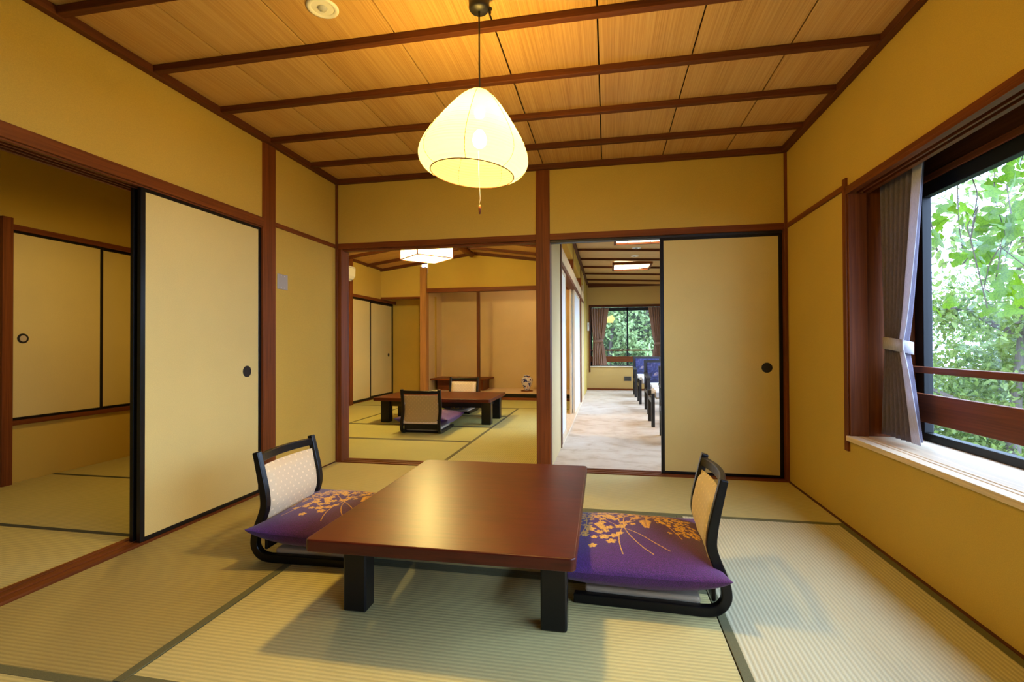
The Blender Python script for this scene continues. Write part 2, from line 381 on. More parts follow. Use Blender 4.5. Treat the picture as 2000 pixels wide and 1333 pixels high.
# back room shell
wall('wall_far_left', -4.34, -4.2, B2, 7.40, 1.86, 2.5)
wall('wall_far_left', -4.34, -4.2, 7.50, 9.3, 1.86, 2.5)
wall('wall_far_left', -4.34, -4.2, B2, 6.2, -.05, 1.86)
wall('wall_far_left', -4.2, L, B2-.02, B2, -.05, 2.5)
def gable(x0, x1, y0, y1, z0, mat='wall_pale'):
    zr = lambda x: 2.43+(.25)*(1-abs(x+2.36)/1.84)
    poly = [(x0, z0), (x1, z0), (x1, zr(x1))]
    if x0 < -2.36 < x1: poly.append((-2.36, zr(-2.36)))
    poly.append((x0, zr(x0)))
    return structure(MB().prism(poly, y0, y1, 'y').build('wall_far', mat))
gable(-4.2, -3.41, 8.68, 8.76, 1.89, 'wall'); gable(-3.28, -.52, 8.68, 8.76, 2.035, 'wall')
wall('wall_far', -4.34, -3.35, 9.3, 9.38, -.05, 1.95)
wall('wall_alcove', -3.42, -3.36, 8.76, 9.8, -.05, 2.3, 'wall_pale')
wall('wall_alcove', -3.42, -.50, 9.72, 9.8, -.05, 2.3, 'wall_pale')
wall('wall_alcove', -.56, -.52, 8.62, 9.8, -.05, 2.5, 'wall_pale')
structure(box('ceiling', -3.42, -.52, 8.76, 9.8, 2.10, 2.14, 'plank_x', None, 0))
structure(box('ceiling', -4.2, -3.42, 8.76, 9.38, 1.9, 1.94, 'plank_x', None, 0))
structure(box('floor', -4.2, -3.35, 8.62, 9.3, -.12, 0.0, 'pale_x', None, 0))
# partition between back room and corridor
wall('wall_partition', -.52, -.435, B2, 4.68, -.05, 2.75, 'wall_pale')
wall('wall_partition', -.52, -.435, 9.4, 10.9, -.05, 2.75, 'wall')
wall('wall_partition', -.52, -.435, 4.68, 9.4, 2.10, 2.75, 'wall')
# corridor shell
wall('wall_corridor', -.52, -.39, 10.9, 11.0, -.05, 2.5, 'wall_corr'); wall('wall_corridor', -.39, R, 10.9, 11.0, -.05, .50, 'wall_corr')
wall('wall_corridor', -.39, R, 10.9, 11.0, 1.83, 2.5, 'wall_corr'); wall('wall_corridor', 1.16, R, 10.9, 11.0, .5, 1.83, 'wall_corr')
wall('wall_corridor', R, R+.12, B2, 11.0, -.05, .5, 'wall_corr'); wall('wall_corridor', R, R+.12, B2, 11.0, 1.83, 2.5, 'wall_corr')
for a, b in ((B2, 4.3), (7.0, 7.2), (10.4, 11.0)): wall('wall_corridor', R, R+.12, a, b, .5, 1.83, 'wall_corr')
# ------------------------------------------------------------------ ceilings
ce = structure(box('ceiling', L-.1, R+.3, YF-.1, B+.1, 2.42, 2.5, 'ground', None, 0))
xs = [L, -1.82, -1.377, -.934, -.483, -.033, .413, .857, R]
for i in range(8): box('ceiling_plank', xs[i]+.0035, xs[i+1]-.0035, YF, B, HC, HC+.012, 'plank_y', ce, .001)
for y in (-2.76, -2.32, -1.88, -1.44, -1.0, -.56, -.12, .32, .76, 1.20, 1.64, 2.08, 2.517, 2.957, 3.415): box('batten', L+.03, R-.03, y-.018, y+.018, 2.352, HC, 'dark_x', ce, .002)
trim(L, L+.04, YF, B, 2.345, HC, 'dark_y'); trim(R-.04, R, YF, B, 2.345, HC, 'dark_y'); trim(L+.04, R-.04, B-.04, B, 2.345, HC, 'dark_x')
structure(box('ceiling', -4.34, L-.1, -1.7, 4.2, 2.40, 2.5, 'ground', None, 0))
# back room gabled ceiling
def zr(x): return 2.43+.25*(1-abs(x+2.36)/1.84)
cg = structure(MB().prism([(-4.3, zr(-4.3)+.05), (-4.3, zr(-4.3)), (-2.36, zr(-2.36)), (-.45, zr(-.45)), (-.45, zr(-.45)+.05), (-2.36, zr(-2.36)+.05)], B2, 8.8, 'y').build('ceiling', 'plank_x'))
for y in (4.3, 5.05, 5.82, 6.58, 7.34, 8.1):
    for s in (-1, 1):
        xe = -4.19 if s < 0 else -.53
        MB().prism([(xe, zr(xe)-.045), (-2.36, zr(-2.36)-.045), (-2.36, zr(-2.36)), (xe, zr(xe))], y-.025, y+.025, 'y').build('rafter', 'dark_x', cg, .002)
structure(MB().tube([(-2.36, B2+.01, 2.60), (-2.35, 6, 2.595), (-2.35, 8.42, 2.59)], .052, 14).build('trim_90', 'post_y'), 'round log ridge pole with its end showing')
MB().prism([(-4.2, zr(-4.2)-.05), (-2.36, zr(-2.36)-.05), (-.52, zr(-.52)-.05), (-.52, zr(-.52)), (-2.36, zr(-2.36)), (-4.2, zr(-4.2))], 8.63, 8.68, 'y').build('crown', 'dark_x', cg)
trim(-4.2, -4.15, B2, 8.68, 2.40, 2.45, 'dark_y')
# corridor ceiling
def zc(x): return 2.335-.043*(x+.41)
cc = structure(MB().prism([(-.52, zc(-.52)+.03), (-.52, zc(-.52)+.08), (R+.1, zc(R+.1)+.08), (R+.1, zc(R+.1)+.03)], B2, 11.0, 'y').build('ceiling', 'ground'))
yb = [B2, 4.65, 5.42, 6.19, 6.97, 7.74, 8.52, 9.32, 10.2, 10.9]
for i in range(len(yb)-1):
    MB().prism([(-.435, zc(-.435)), (R, zc(R)), (R, zc(R)+.02), (-.435, zc(-.435)+.02)], yb[i]+.002, yb[i+1]-.002, 'y').build('ceiling_plank', 'plank_x', cc)
    if i: MB().prism([(-.42, zc(-.42)-.03), (R, zc(R)-.03), (R, zc(R)), (-.42, zc(-.42))], yb[i]-.02, yb[i]+.02, 'y').build('batten', 'dark_x', cc, .002)
MB().box(-.435, -.40, B2, 10.9, 2.29, 2.345).build('crown', 'dark_y', cc)
MB().box(-.40, R, 10.865, 10.9, 2.24, 2.33).build('crown', 'dark_x', cc)
# ------------------------------------------------------------------ posts, lintels, sills
trim(L-.13, L+.012, 2.905, 3.03, -.03, 2.385, 'post_z', 'reddish cedar post beside the sliding door')
trim(L-.005, L+.016, YF, 2.905, 1.775, 1.835, 'post_y', 'long cedar lintel over the left opening')
k = MB(); k.box(L-.13, L, YF, 2.905, 1.790, 1.835)
for a, b in ((-.13, -.112), (-.088, -.080), (-.055, -.047), (-.022, 0)): k.box(L+a, L+b, YF, 2.905, 1.768, 1.790)
NTRIM[0] += 1; structure(k.build('trim_%d' % NTRIM[0], 'brown_y'), 'grooved head track over the left opening')
k = MB(); k.box(L-.13, L+.0, -1.5, 2.905, -.03, .002)
for a, b in ((-.13, -.105), (-.09, -.055), (-.04, 0)): k.box(L+a, L+b, -1.5, 2.905, .002, .007)
NTRIM[0] += 1; structure(k.build('trim_%d' % NTRIM[0], 'post_y'), 'grooved cedar floor track of the left opening')
trim(L, L+.012, 3.03, B, 1.803, 1.835, 'post_y')
trim(L, L+.018, B-.018, B, 0, 2.345, 'post_z')
trim(L, -2.208, B-.01, B2+.01, 0, 1.80, 'post_z'); trim(-.544, -.435, B-.012, B2+.012, -.03, 2.42, 'post_z', 'broad cedar post between the two back openings')
trim(-2.24, -.544, B-.008, B2, 1.798, 1.845, 'post_x'); trim(-.435, R, B-.008, B2, 1.798, 1.845, 'post_x')
trim(-.435, R, B+.02, B2-.02, 1.78, 1.798, 'black')
trim(-2.208, -.544, B+.02, B2-.02, 1.785, 1.798, 'brown_x')
k = MB(); k.box(L+.01, R, 3.79, B2, -.03, .002)
for a, b in ((3.79, 3.825), (3.845, 3.875), (3.895, B2)): k.box(L+.06, R, a, b, .002, .007)
NTRIM[0] += 1; structure(k.build('trim_%d' % NTRIM[0], 'post_x'), 'wooden floor track along the back openings')
trim(R-.018, R, B-.018, B, 0, 2.345, 'post_z'); trim(1.245, R, B-.02, B+.07, 0, 1.80, 'post_z')
trim(R-.012, R, 2.955, B-.018, 1.803, 1.835, 'post_y')
# side room closet
trim(-4.2, -4.17, 2.76, 4.0, .415, .45, 'post_y'); trim(-4.2, -4.17, 2.76, 4.0, 1.82, 1.86, 'brown_y'); trim(-4.2, -4.15, 2.70, 2.765, -.03, 1.9, 'post_z')
structure(box('wall_side', -4.34, -4.30, 2.7, 4.1, .4, 1.9, 'ground', None, 0))
# back room: left wall closet front, posts, alcove trims
trim(-4.2, -4.13, 7.40, 7.50, -.03, 2.42, 'post_z', 'cedar post under the air conditioner')
trim(-4.2, -4.18, 7.5, 9.3, 1.81, 1.86, 'post_y'); trim(-4.2, -4.18, 6.2, 7.4, 1.81, 1.86, 'post_y')
trim(-4.26, -4.18, 6.2, 7.40, .40, .44, 'post_y'); trim(-4.24, -4.19, 6.2, 7.4, -.03, .40, 'brown_y'); trim(-4.24, -4.2, 7.5, 9.3, -.03, .012, 'post_y')
trim(-4.3, -4.26, 6.2, 9.3, -.03, 1.86, 'black')
trim(-4.2, -3.41, 8.66, 8.76, 1.86, 1.895, 'post_x')
trim(-3.41, -3.285, 8.64, 8.77, -.03, 2.44, 'cedar_light_z', 'natural cedar alcove post')
hd_ = trim(-3.285, -.52, 8.65, 8.76, 1.965, 2.04, 'post_x', 'cedar header across the alcove')
tl_ = box('light_tube', -2.2, -.62, 8.80, 8.825, 2.02, 2.045, emit('alcove_tube', (1, .78, .55, 1), 22), hd_, 0)
trim(-2.34, -2.285, 8.70, 8.76, .05, 1.965, 'dark_z', 'slim dark divider post in the alcove')
al = structure(box('floor', -3.36, -.56, 8.70, 9.72, -.05, .11, 'pale_x', None, .002), 'raised wooden alcove floor')
trim(-3.285, -.56, 8.655, 8.70, .045, .11, 'lacquer', 'black lacquered edge of the alcove step'); trim(-3.285, -.56, 8.63, 8.70, -.03, .045, 'post_x')
# ------------------------------------------------------------------ sliding doors
ND = [0]
def fusuma(axis, pos, a0, a1, z0, z1, face, thick=.022, handle=None, edge='lacquer', fr=.022, side=1, silver=False, name=None):
    """axis 'x': panel lies in a plane X=pos running along Y a0..a1; side = direction of the room face"""
    ND[0] += 1
    root = empty('door_%d' % ND[0], (pos, (a0+a1)/2, z0) if axis == 'x' else ((a0+a1)/2, pos, z0)); root['kind'] = 'structure'
    off = tuple(root.location)
    def bx(nm, u0, u1, w0, w1, z0_, z1_, m, bev=.0015):
        if axis == 'x': return box(nm, w0, w1, u0, u1, z0_, z1_, m, root, bev, off)
        return box(nm, u0, u1, w0, w1, z0_, z1_, m, root, bev, off)
    lo, hi = (pos-thick, pos) if side > 0 else (pos, pos+thick)
    bx('paper_panel', a0+fr*.6, a1-fr*.6, lo+.004, hi-.004, z0+fr*.6, z1-fr*.6, face, 0)
    bx('stile', a0, a0+fr, lo, hi, z0, z1, edge); bx('stile', a1-fr, a1, lo, hi, z0, z1, edge)
    bx('rail', a0+fr, a1-fr, lo, hi, z0, z0+fr*.8, edge); bx('rail', a0+fr, a1-fr, lo, hi, z1-fr*.8, z1, edge)
    if handle:
        u, hz, r = handle
        w = (hi-.006) if side > 0 else lo+.002
        k = MB()
        c = (u, hz, w)
        k.disc(r, 24, c, 'x' if axis == 'x' else 'y', .005)
        h = k.build('recessed_pull', 'recess', root, 0, 1, off)
        if silver:
            k = MB(); k.disc(r*.62, 20, (u, hz, w+.0035 if side > 0 else w-.0015), 'x' if axis == 'x' else 'y', .004); k.build('silver_centre', 'silver', h, 0)
            h.children[0].data.transform(Matrix.Translation(-Vector(off)))
    return root
fusuma('x', L-.004, 2.04, 2.905, .008, 1.772, 'fusuma', handle=(2.776, .815, .036), fr=.026)['label'] = 'front cream sliding door with black lacquer edge on the left wall'
fusuma('x', L-.055, 2.048, 2.90, .008, 1.772, 'fusuma', fr=.042)['label'] = 'rear sliding door half hidden behind the front one'
fusuma('x', -4.185, 2.765, 3.43, .45, 1.82, 'fusuma', handle=(2.85, 1.04, .036), fr=.024, silver=True)['label'] = 'closet door with a silver round pull'
fusuma('x', -4.225, 3.36, 4.0, .45, 1.82, 'fusuma', fr=.024)['label'] = 'closet door at the right, set behind its neighbour'
fusuma('y', B+.03, .395, 1.245, .008, 1.782, 'fusuma', handle=(1.137, .806, .037), fr=.026, side=-1)['label'] = 'cream sliding door on the back wall beside the corridor'
fusuma('x', -4.205, 7.50, 8.28, .012, 1.81, 'fusuma', handle=(7.60, .80, .035), fr=.045)
fusuma('x', -4.235, 8.22, 9.28, .012, 1.81, 'fusuma', handle=(9.08, .80, .035), fr=.06)
fusuma('x', -4.205, 6.5, 7.39, .44, 1.81, 'fusuma', handle=(7.27, 1.04, .03), fr=.03)
# shoji screens along the corridor
sj = structure(empty('trim_91', (-.475, 4.7, 0)))
def sbox(nm, *a, m='pale_z', b=.002): return box(nm, *a, m, sj, b, (-.475, 4.7, 0))
sbox('post', -.53, -.425, 4.68, 4.76, 0, 2.33, m='dark_z'); sbox('post', -.53, -.425, 8.28, 8.44, 0, 2.30, m='post_z'); sbox('post', -.53, -.43, 9.30, 9.42, 0, 2.30, m='pale_z')
sbox('lintel_beam', -.52, -.425, 4.76, 9.3, 1.80, 1.93, m='pale_y'); sbox('head_track', -.53, -.428, 4.76, 9.3, 1.755, 1.80, m='post_y')
sbox('short_post', -.51, -.43, 6.46, 6.56, 1.93, 2.32, m='post_z')
sbox('floor_track', -.56, -.42, 4.7, 9.3, -.03, .022, m='pale_y')
wall('wall_partition', -.52, -.44, 8.44, 9.3, -.02, 1.755, 'wall_pale')
def shoji_screen(x, y0, y1):
    ND[0] += 1; r = structure(empty('door_%d' % ND[0], (x, (y0+y1)/2, .022))); off = tuple(r.location)
    box('shoji_paper', x-.004, x, y0+.02, y1-.02, .03, 1.745, 'shoji', r, 0, off)
    for a, b in ((y0, y0+.03), (y1-.03, y1)): box('stile', x-.022, x+.006, a, b, .022, 1.76, 'pale_z', r, .001, off)
    for a, b in ((.022, .06), (1.72, 1.76)): box('rail', x-.022, x+.006, y0+.03, y1-.03, a, b, 'pale_y', r, .001, off)
    for i in range(1, 4): y = y0+(y1-y0)*i/4; box('lattice_bar', x-.018, x-.006, y-.006, y+.006, .06, 1.72, 'pale_z', r, 0, off)
    for i in range(1, 7): z = .06+1.66*i/7; box('lattice_bar', x-.018, x-.006, y0+.03, y1-.03, z-.006, z+.006, 'pale_y', r, 0, off)
shoji_screen(-.452, 4.77, 5.47); shoji_screen(-.452, 6.93, 8.27); shoji_screen(-.492, 6.88, 7.85)
# ------------------------------------------------------------------ main window
w1 = structure(empty('window_1', (R, 1.3, .46)))
def w1b(nm, *a, m, b=.002): return box(nm, *a, m, w1, b, (R, 1.3, .46))
k = MB(); k.box(R-.02, R+.35, YW0, YW, .462, .480)
for a, b in ((-.02, .030), (.038, .058), (.066, .35)): k.box(R+a, R+b, YW0, YW, .480, .487)
k.build('window_sill', 'pale_y', w1, .001, 1, (R, 1.3, .46))
w1b('jamb_edge', R-.012, R+.02, YW, YW+.04, .403, 1.865, m='post_z'); w1b('jamb_board', R-.004, R+.085, YW-.012, YW, .487, 1.775, m='post_z')
w1b('reveal_board', R+.085, R+.352, YW, YW+.02, .487, 1.98, m='post_z')
w1b('jamb_edge', R-.012, R+.35, YW0-.03, YW0, .403, 1.865, m='post_z')
k = MB(); k.box(R-.012, R+.10, YW0, YW+.01, 1.790, 1.815)
for a, b in ((-.012, .022), (.042, .054), (.074, .10)): k.box(R+a, R+b, YW0, YW, 1.773, 1.790)
k.build('grooved_lintel', 'brown_y', w1, .001, 1, (R, 1.3, .46))
w1b('top_board', R+.10, R+.35, YW0, YW, 1.96, 1.98, m='dark_y')
w1b('fascia_board', R+.31, R+.345, YW0, YW, 1.815, 1.96, m='dark_y'); w1b('head_strip', R+.30, R+.345, YW0, YW, 1.782, 1.815, m='post_y')
XG = R+.32
for (a, b, c_, d) in ((YW0, YW, .487, .525), (YW0, YW, 1.715, 1.782)): w1b('sash_rail', XG-.012, XG+.03, a, b, c_, d, m='alu')
for y in (2.845, 1.23, 1.19, -.55, YW0): w1b('sash_stile', XG-.012, XG+.03, y, y+.07, .525, 1.715, m='alu')
w1b('pane', XG+.008, XG+.012, 1.26, 2.85, .52, 1.72, m='glass', b=0); w1b('pane', XG+.016, XG+.020, YW0+.02, 1.24, .52, 1.72, m='glass', b=0)
w1b('guard_rail', R+.235, R+.275, YW0, YW, .832, .862, m='brown_y'); w1b('guard_board', R+.255, R+.28, YW0, YW, .590, .728, m='brown_y')
portal('daylight_portal_1', (R+.42, .8, 1.12), (0, PI/2, 0), 1.3, 4.3)
# corridor windows
def window(name, x0, x1, y, z0, z1):
    w = structure(empty(name, ((x0+x1)/2, y, z0))); off = tuple(w.location)
    b = lambda nm, *a, m: box(nm, *a, m, w, .002, off)
    b('window_sill', x0, x1, y-.03, y+.2, z0-.02, z0, m='pale_x'); b('frame_head', x0-.02, x1+.02, y-.015, y+.1, z1-.03, z1+.02, m='dark_x')
    b('frame_jamb', x0-.02, x0+.01, y-.015, y+.2, z0-.13, z1, m='dark_z'); b('frame_jamb', x1-.01, x1+.02, y-.015, y+.2, z0-.13, z1, m='dark_z')
    b('sash_rail', x0, x1, y+.16, y+.19, z0, z0+.03, m='alu'); b('sash_rail', x0, x1, y+.16, y+.19, z1-.10, z1-.03, m='alu')
    b('sash_stile', x0, x0+.04, y+.16, y+.19, z0, z1, m='alu'); b('sash_stile', x1-.04, x1, y+.16, y+.19, z0, z1, m='alu'); xm = (x0+x1)/2+.04
    b('sash_stile', xm-.015, xm+.02, y+.16, y+.19, z0, z1, m='alu')
    b('pane', x0+.03, xm, y+.17, y+.174, z0+.02, z1-.08, m='glass'); b('pane', xm, x1-.03, y+.176, y+.18, z0+.02, z1-.08, m='glass')
    b('guard_rail', x0, x1, y+.10, y+.13, z0+.335, z0+.36, m='brown_x'); b('guard_board', x0, x1, y+.11, y+.13, z0+.09, z0+.215, m='post_x')
window('window_2', -.37, 1.16, 10.9, .515, 1.83)
portal('daylight_portal_2', (.4, 11.25, 1.15), (-PI/2, 0, 0), 1.5, 1.3)
for nm, a, b in (('window_3', 4.3, 7.0), ('window_4', 7.2, 10.4)):
    w = structure(empty(nm, (R, (a+b)/2, .5))); off = tuple(w.location)
    for y in (a, (a+b)/2, b-.04): box('sash_stile', R+.04, R+.07, y, y+.04, .5, 1.83, 'alu', w, .001, off)
    for z in (.5, 1.79): box('sash_rail', R+.04, R+.07, a, b, z, z+.04, 'alu', w, .001, off)
    box('pane', R+.05, R+.054, a+.02, b-.02, .52, 1.81, 'glass', w, 0, off); box('window_sill', R-.02, R+.12, a, b, .49, .50, 'pale_y', w, .001, off)
    portal('daylight_portal_3', (R+.2, (a+b)/2, 1.16), (0, PI/2, 0), 1.3, b-a)
structure(box('baseboard_corridor', -.435, R, 10.88, 10.9, 0, .035, 'post_x', None, 0))
# ------------------------------------------------------------------ low tables
def low_table(loc, lx, ly, rz, label, lw=.045, ld=.036, ap=.048):
    t = empty('low_table', loc, rz); tag(t, label, 'table')
    H = .33
    k = MB(); k.prism([(-lx/2+.012, -ly/2), (lx/2-.012, -ly/2), (lx/2, -ly/2+.012), (lx/2, ly/2-.012), (lx/2-.012, ly/2), (-lx/2+.012, ly/2), (-lx/2, ly/2-.012), (-lx/2, -ly/2+.012)], H-.042, H)
    k.build('tabletop', 'table', t, .006, 4)
    k = MB(); ix, iy = lx/2-.10, ly/2-.20
    k.box(-ix, ix, -iy, -iy+.025, H-.042-ap, H-.042); k.box(-ix, ix, iy-.025, iy, H-.042-ap, H-.042); k.box(-ix, -ix+.025, -iy, iy, H-.042-ap, H-.042); k.box(ix-.025, ix, -iy, iy, H-.042-ap, H-.042)
    k.build('apron', 'lacquer', t, .002)
    for sx in (-1, 1):
        for sy in (-1, 1):
            cx, cy = sx*(lx/2-.085), sy*(ly/2-.215)
            box('leg', cx-lw, cx+lw, cy-ld, cy+ld, 0, H-.042, 'lacquer', t, .006)
    return t
low_table((-.553, 2.075, 0), .90, 1.17, math.radians(.6), 'low reddish-brown lacquered table with black legs in the front room')
low_table((-2.13, 6.19, 0), 1.50, .95, 0, 'low dark brown table standing in the back tatami room', .06, .05, .085)
# ------------------------------------------------------------------ legless floor chairs
def rail_profile():
    P = [(.56, .018), (.40, .018), (.20, .018), (.09, .018), (.045, .030), (.020, .062), (.018, .100), (.030, .145), (.052, .20), (.066, .25), (.062, .31), (.048, .38), (.030, .46), (.022, .492)]
    P = [Vector((a, b)) for a, b in P]; out = []
    for i in range(len(P)-1):
        p0, p1, p2, p3 = P[max(i-1, 0)], P[i], P[i+1], P[min(i+2, len(P)-1)]
        for q in range(4):
            t = q/4; out.append(.5*((2*p1)+(-p0+p2)*t+(2*p0-5*p1+4*p2-p3)*t*t+(-p0+3*p1-3*p2+p3)*t**3))
    out.append(P[-1]); return out
RP = rail_profile()
def rail_at(z):
    best = [p for p in RP if p.x < .15]
    return min(best, key=lambda p: abs(p.y-z)).x
def floor_chair():
    t = empty('floor_chair')
    for sy in (-1, 1):
        k = MB(); pts = []; hw = .016
        for i, p in enumerate(RP):
            d = (RP[min(i+1, len(RP)-1)]-RP[max(i-1, 0)]).normalized(); n = Vector((-d.y, d.x)); w = .018 if p.y < .3 else .018-.004*(p.y-.3)/.2
            a, b = p+n*w, p-n*w
            pts += [(a.x, sy*.215-hw, a.y), (a.x, sy*.215+hw, a.y), (b.x, sy*.215+hw, b.y), (b.x, sy*.215-hw, b.y)]
        fs = [(0, 3, 2, 1), tuple(range(len(pts)-4, len(pts)))]
        for i in range(len(RP)-1):
            for j in range(4): fs.append((i*4+j, i*4+(j+1) % 4, (i+1)*4+(j+1) % 4, (i+1)*4+j))
        k.add(pts, fs); k.build('side_rail', 'lacquer', t, .005, 3)
    # bowed top rail
    k = MB(); N = 16; vs = []; fs = []
    for i in range(N+1):
        u = -1+2*i/N; bow = -.030*(1-u*u); y = u*.200; z = .462
        x0 = rail_at(z)+bow
        vs += [(x0-.010, y, z-.018), (x0+.012, y, z-.020), (x0+.010, y, z+.018), (x0-.012, y, z+.018)]
    for i in range(N):
        for j in range(4): fs.append((i*4+j, (i+1)*4+j, (i+1)*4+(j+1) % 4, i*4+(j+1) % 4))
    fs += [(0, 1, 2, 3), tuple(range(N*4, N*4+4))]
    k.add(vs, fs); k.build('top_rail', 'lacquer', t, .004, 2)
    # padded back
    def pad(nm, mat, z0, z1, front, back, nb=14):
        k = MB(); vs = []; fs = []; n = nb
        for side in (0, 1):
            for i in range(n+1):
                u = -1+2*i/n
                for j in range(n+1):
                    v = -1+2*j/n; z = z0+(z1-z0)*(j/n); x = rail_at(z)-.022*(1-u*u)*(.5+.5*j/n)
                    e = max(0, 1-u**6)*max(0, 1-v**6); x += (front*e**.5 if side == 0 else -back*e**.5)
                    vs.append((x, u*.198, z))
        m = (n+1)**2
        for side in (0, 1):
            for i in range(n):
                for j in range(n):
                    a = side*m+i*(n+1)+j; q = (a, a+n+1, a+n+2, a+1); fs.append(q if side == 0 else q[::-1])
        k.add(vs, fs, True); return k.build(nm, mat, t)
    pad('back_pad', 'brocade', .115, .425, .030, .004)
    pad('back_cloth', 'gold_cloth', .12, .42, .003, .010)
    box('lower_board', .050, .064, -.200, .200, .045, .118, 'lacquer', t, .003)
    k = MB(); k.box(.10, .52, -.20, .20, .018, .026); k.build('seat_board', 'lacquer', t, .003)
    k = MB(); k.box(.10, .52, -.195, .195, .026, .052); o = k.build('seat_pad', 'brocade', t, .012, 4)
    for x in (.12, .50): box('cross_bar', x-.015, x+.015, -.2, .2, .002, .018, 'lacquer', t, .002)
    return t
ch = floor_chair()
def place(o, x, y, rz, label, z=0): o.location = (x, y, z); o.rotation_euler = (0, 0, rz); tag(o, label, 'chair', 'legless chairs at the low tables')
place(ch, -1.60, 2.205, math.radians(1), 'black-framed legless chair with cream brocade back on the left of the front table')
c2 = copy_tree(ch); place(c2, .437, 2.09, PI-math.radians(2), 'black-framed legless chair with tan back pad on the right of the front table')
c3 = copy_tree(ch); place(c3, -2.03, 5.13, PI/2+math.radians(2), 'legless chair seen from behind at the near side of the back room table')
c4 = copy_tree(ch); place(c4, -2.16, 7.32, -PI/2, 'legless chair on the far side of the back room table')
# ------------------------------------------------------------------ zabuton cushions
def paint(N, seed):
    rnd = random.Random(seed)
    base = np.zeros((N, N, 3)); gx, gy = np.meshgrid(np.linspace(-1, 1, N), np.linspace(-1, 1, N), indexing='ij')
    FL = 1
    base[:] = (.062, .007, .10)
    k = np.clip((gx-.45)*1.2, 0, 1)[..., None]; base = base*(1-k)+np.array((.03, .012, .19))*k
    k = np.clip((-gx-.1)*1.0, 0, 1)[..., None]*.5; base = base*(1-k)+np.array((.10, .009, .085))*k
    gold = np.array((.66, .35, .035)); dgold = np.array((.55, .22, .02))
    h = 2/(N-1)
    def win(x, y, r):
        i0, i1 = max(0, int((x-r+1)/h)), min(N, int((x+r+1)/h)+2); j0, j1 = max(0, int((y-r+1)/h)), min(N, int((y+r+1)/h)+2)
        return slice(i0, i1), slice(j0, j1)
    def dot(x, y, r, c=gold):
        s = win(x, y, r); m = (gx[s]-x)**2+(gy[s]-y)**2 < r*r; base[s][m] = c
    def ell(x, y, a, b, th, c=gold):
        s = win(x, y, max(a, b)); X = gx[s]-x; Y = gy[s]-y; u = X*math.cos(th)+Y*math.sin(th); v = -X*math.sin(th)+Y*math.cos(th)
        base[s][(u/a)**2+(v/b)**2 < 1] = c
    def flower(x, y, r, n=5):
        a0 = rnd.random()*6
        for i in range(n):
            a = a0+2*PI*i/n; ell(x+.62*r*math.cos(a), y+.62*r*math.sin(a), r*.5, r*.40, a)
        dot(x, y, r*.16, dgold)
    def stem(pts, w=.0065):
        P = [Vector(p) for p in pts]
        for i in range(121):
            t = i/120; q = (1-t)**2*P[0]+2*t*(1-t)*P[1]+t*t*P[2]; dot(q.x, q.y, w)
    def fern(x, y, th, ln):
        n = 9
        for i in range(n):
            t = i/n; cx, cy = x+ln*t*math.cos(th), y+ln*t*math.sin(th); l = ln*.30*(1-t*.7)
            for s in (-1, 1):
                a = th+s*1.0; ell(cx+l*.5*math.cos(a), cy+l*.5*math.sin(a), l*.55, .016, a)
    for p in (((-.25, -.7), (.15, -.3), (.05, .45)), ((-.45, -.6), (-.05, -.2), (.45, .45)), ((.1, -.75), (.25, -.1), (-.15, .5)), ((.75, -.6), (.5, 0), (.6, .5)), ((-.65, -.2), (-.55, .2), (-.25, .55)), ((.3, -.3), (.7, .1), (.85, .5))): stem(p)
    # a dense drift of blossoms along the far side, thinning to both ends
    done = []
    def put(x, y, r):
        for a, b, c in done:
            if (a-x)**2+(b-y)**2 < (.86*(c+r))**2: return
        done.append((x, y, r)); flower(x, y, r)
    for i in range(520):
        t = rnd.uniform(-.90, .90); y = .50+.16*math.cos(t*2.2)-.42*max(0, t)**2-.30*max(0, -t)**2+rnd.gauss(0, .13)
        if y < .93: put(t, y, rnd.uniform(.030, .052))
    for i in range(70):
        t = rnd.gauss(.42, .15); put(t, rnd.gauss(-.10, .20), rnd.uniform(.040, .072))
    for i in range(26): put(rnd.gauss(-.62, .08), rnd.gauss(.12, .12), rnd.uniform(.026, .045))
    for i in range(12): put(rnd.gauss(.05, .08), rnd.gauss(.16, .06), rnd.uniform(.030, .05))
    for a in ((-.22, .30, -1.6, .34), (.34, .52, -2.2, .3), (.42, .15, -1.9, .25)): fern(*a)
    for i in range(70): t = rnd.uniform(-.85, .9); ell(t, .42+rnd.gauss(0, .18), .035, .010, rnd.random()*3)
    return np.clip(base, 0, 1)
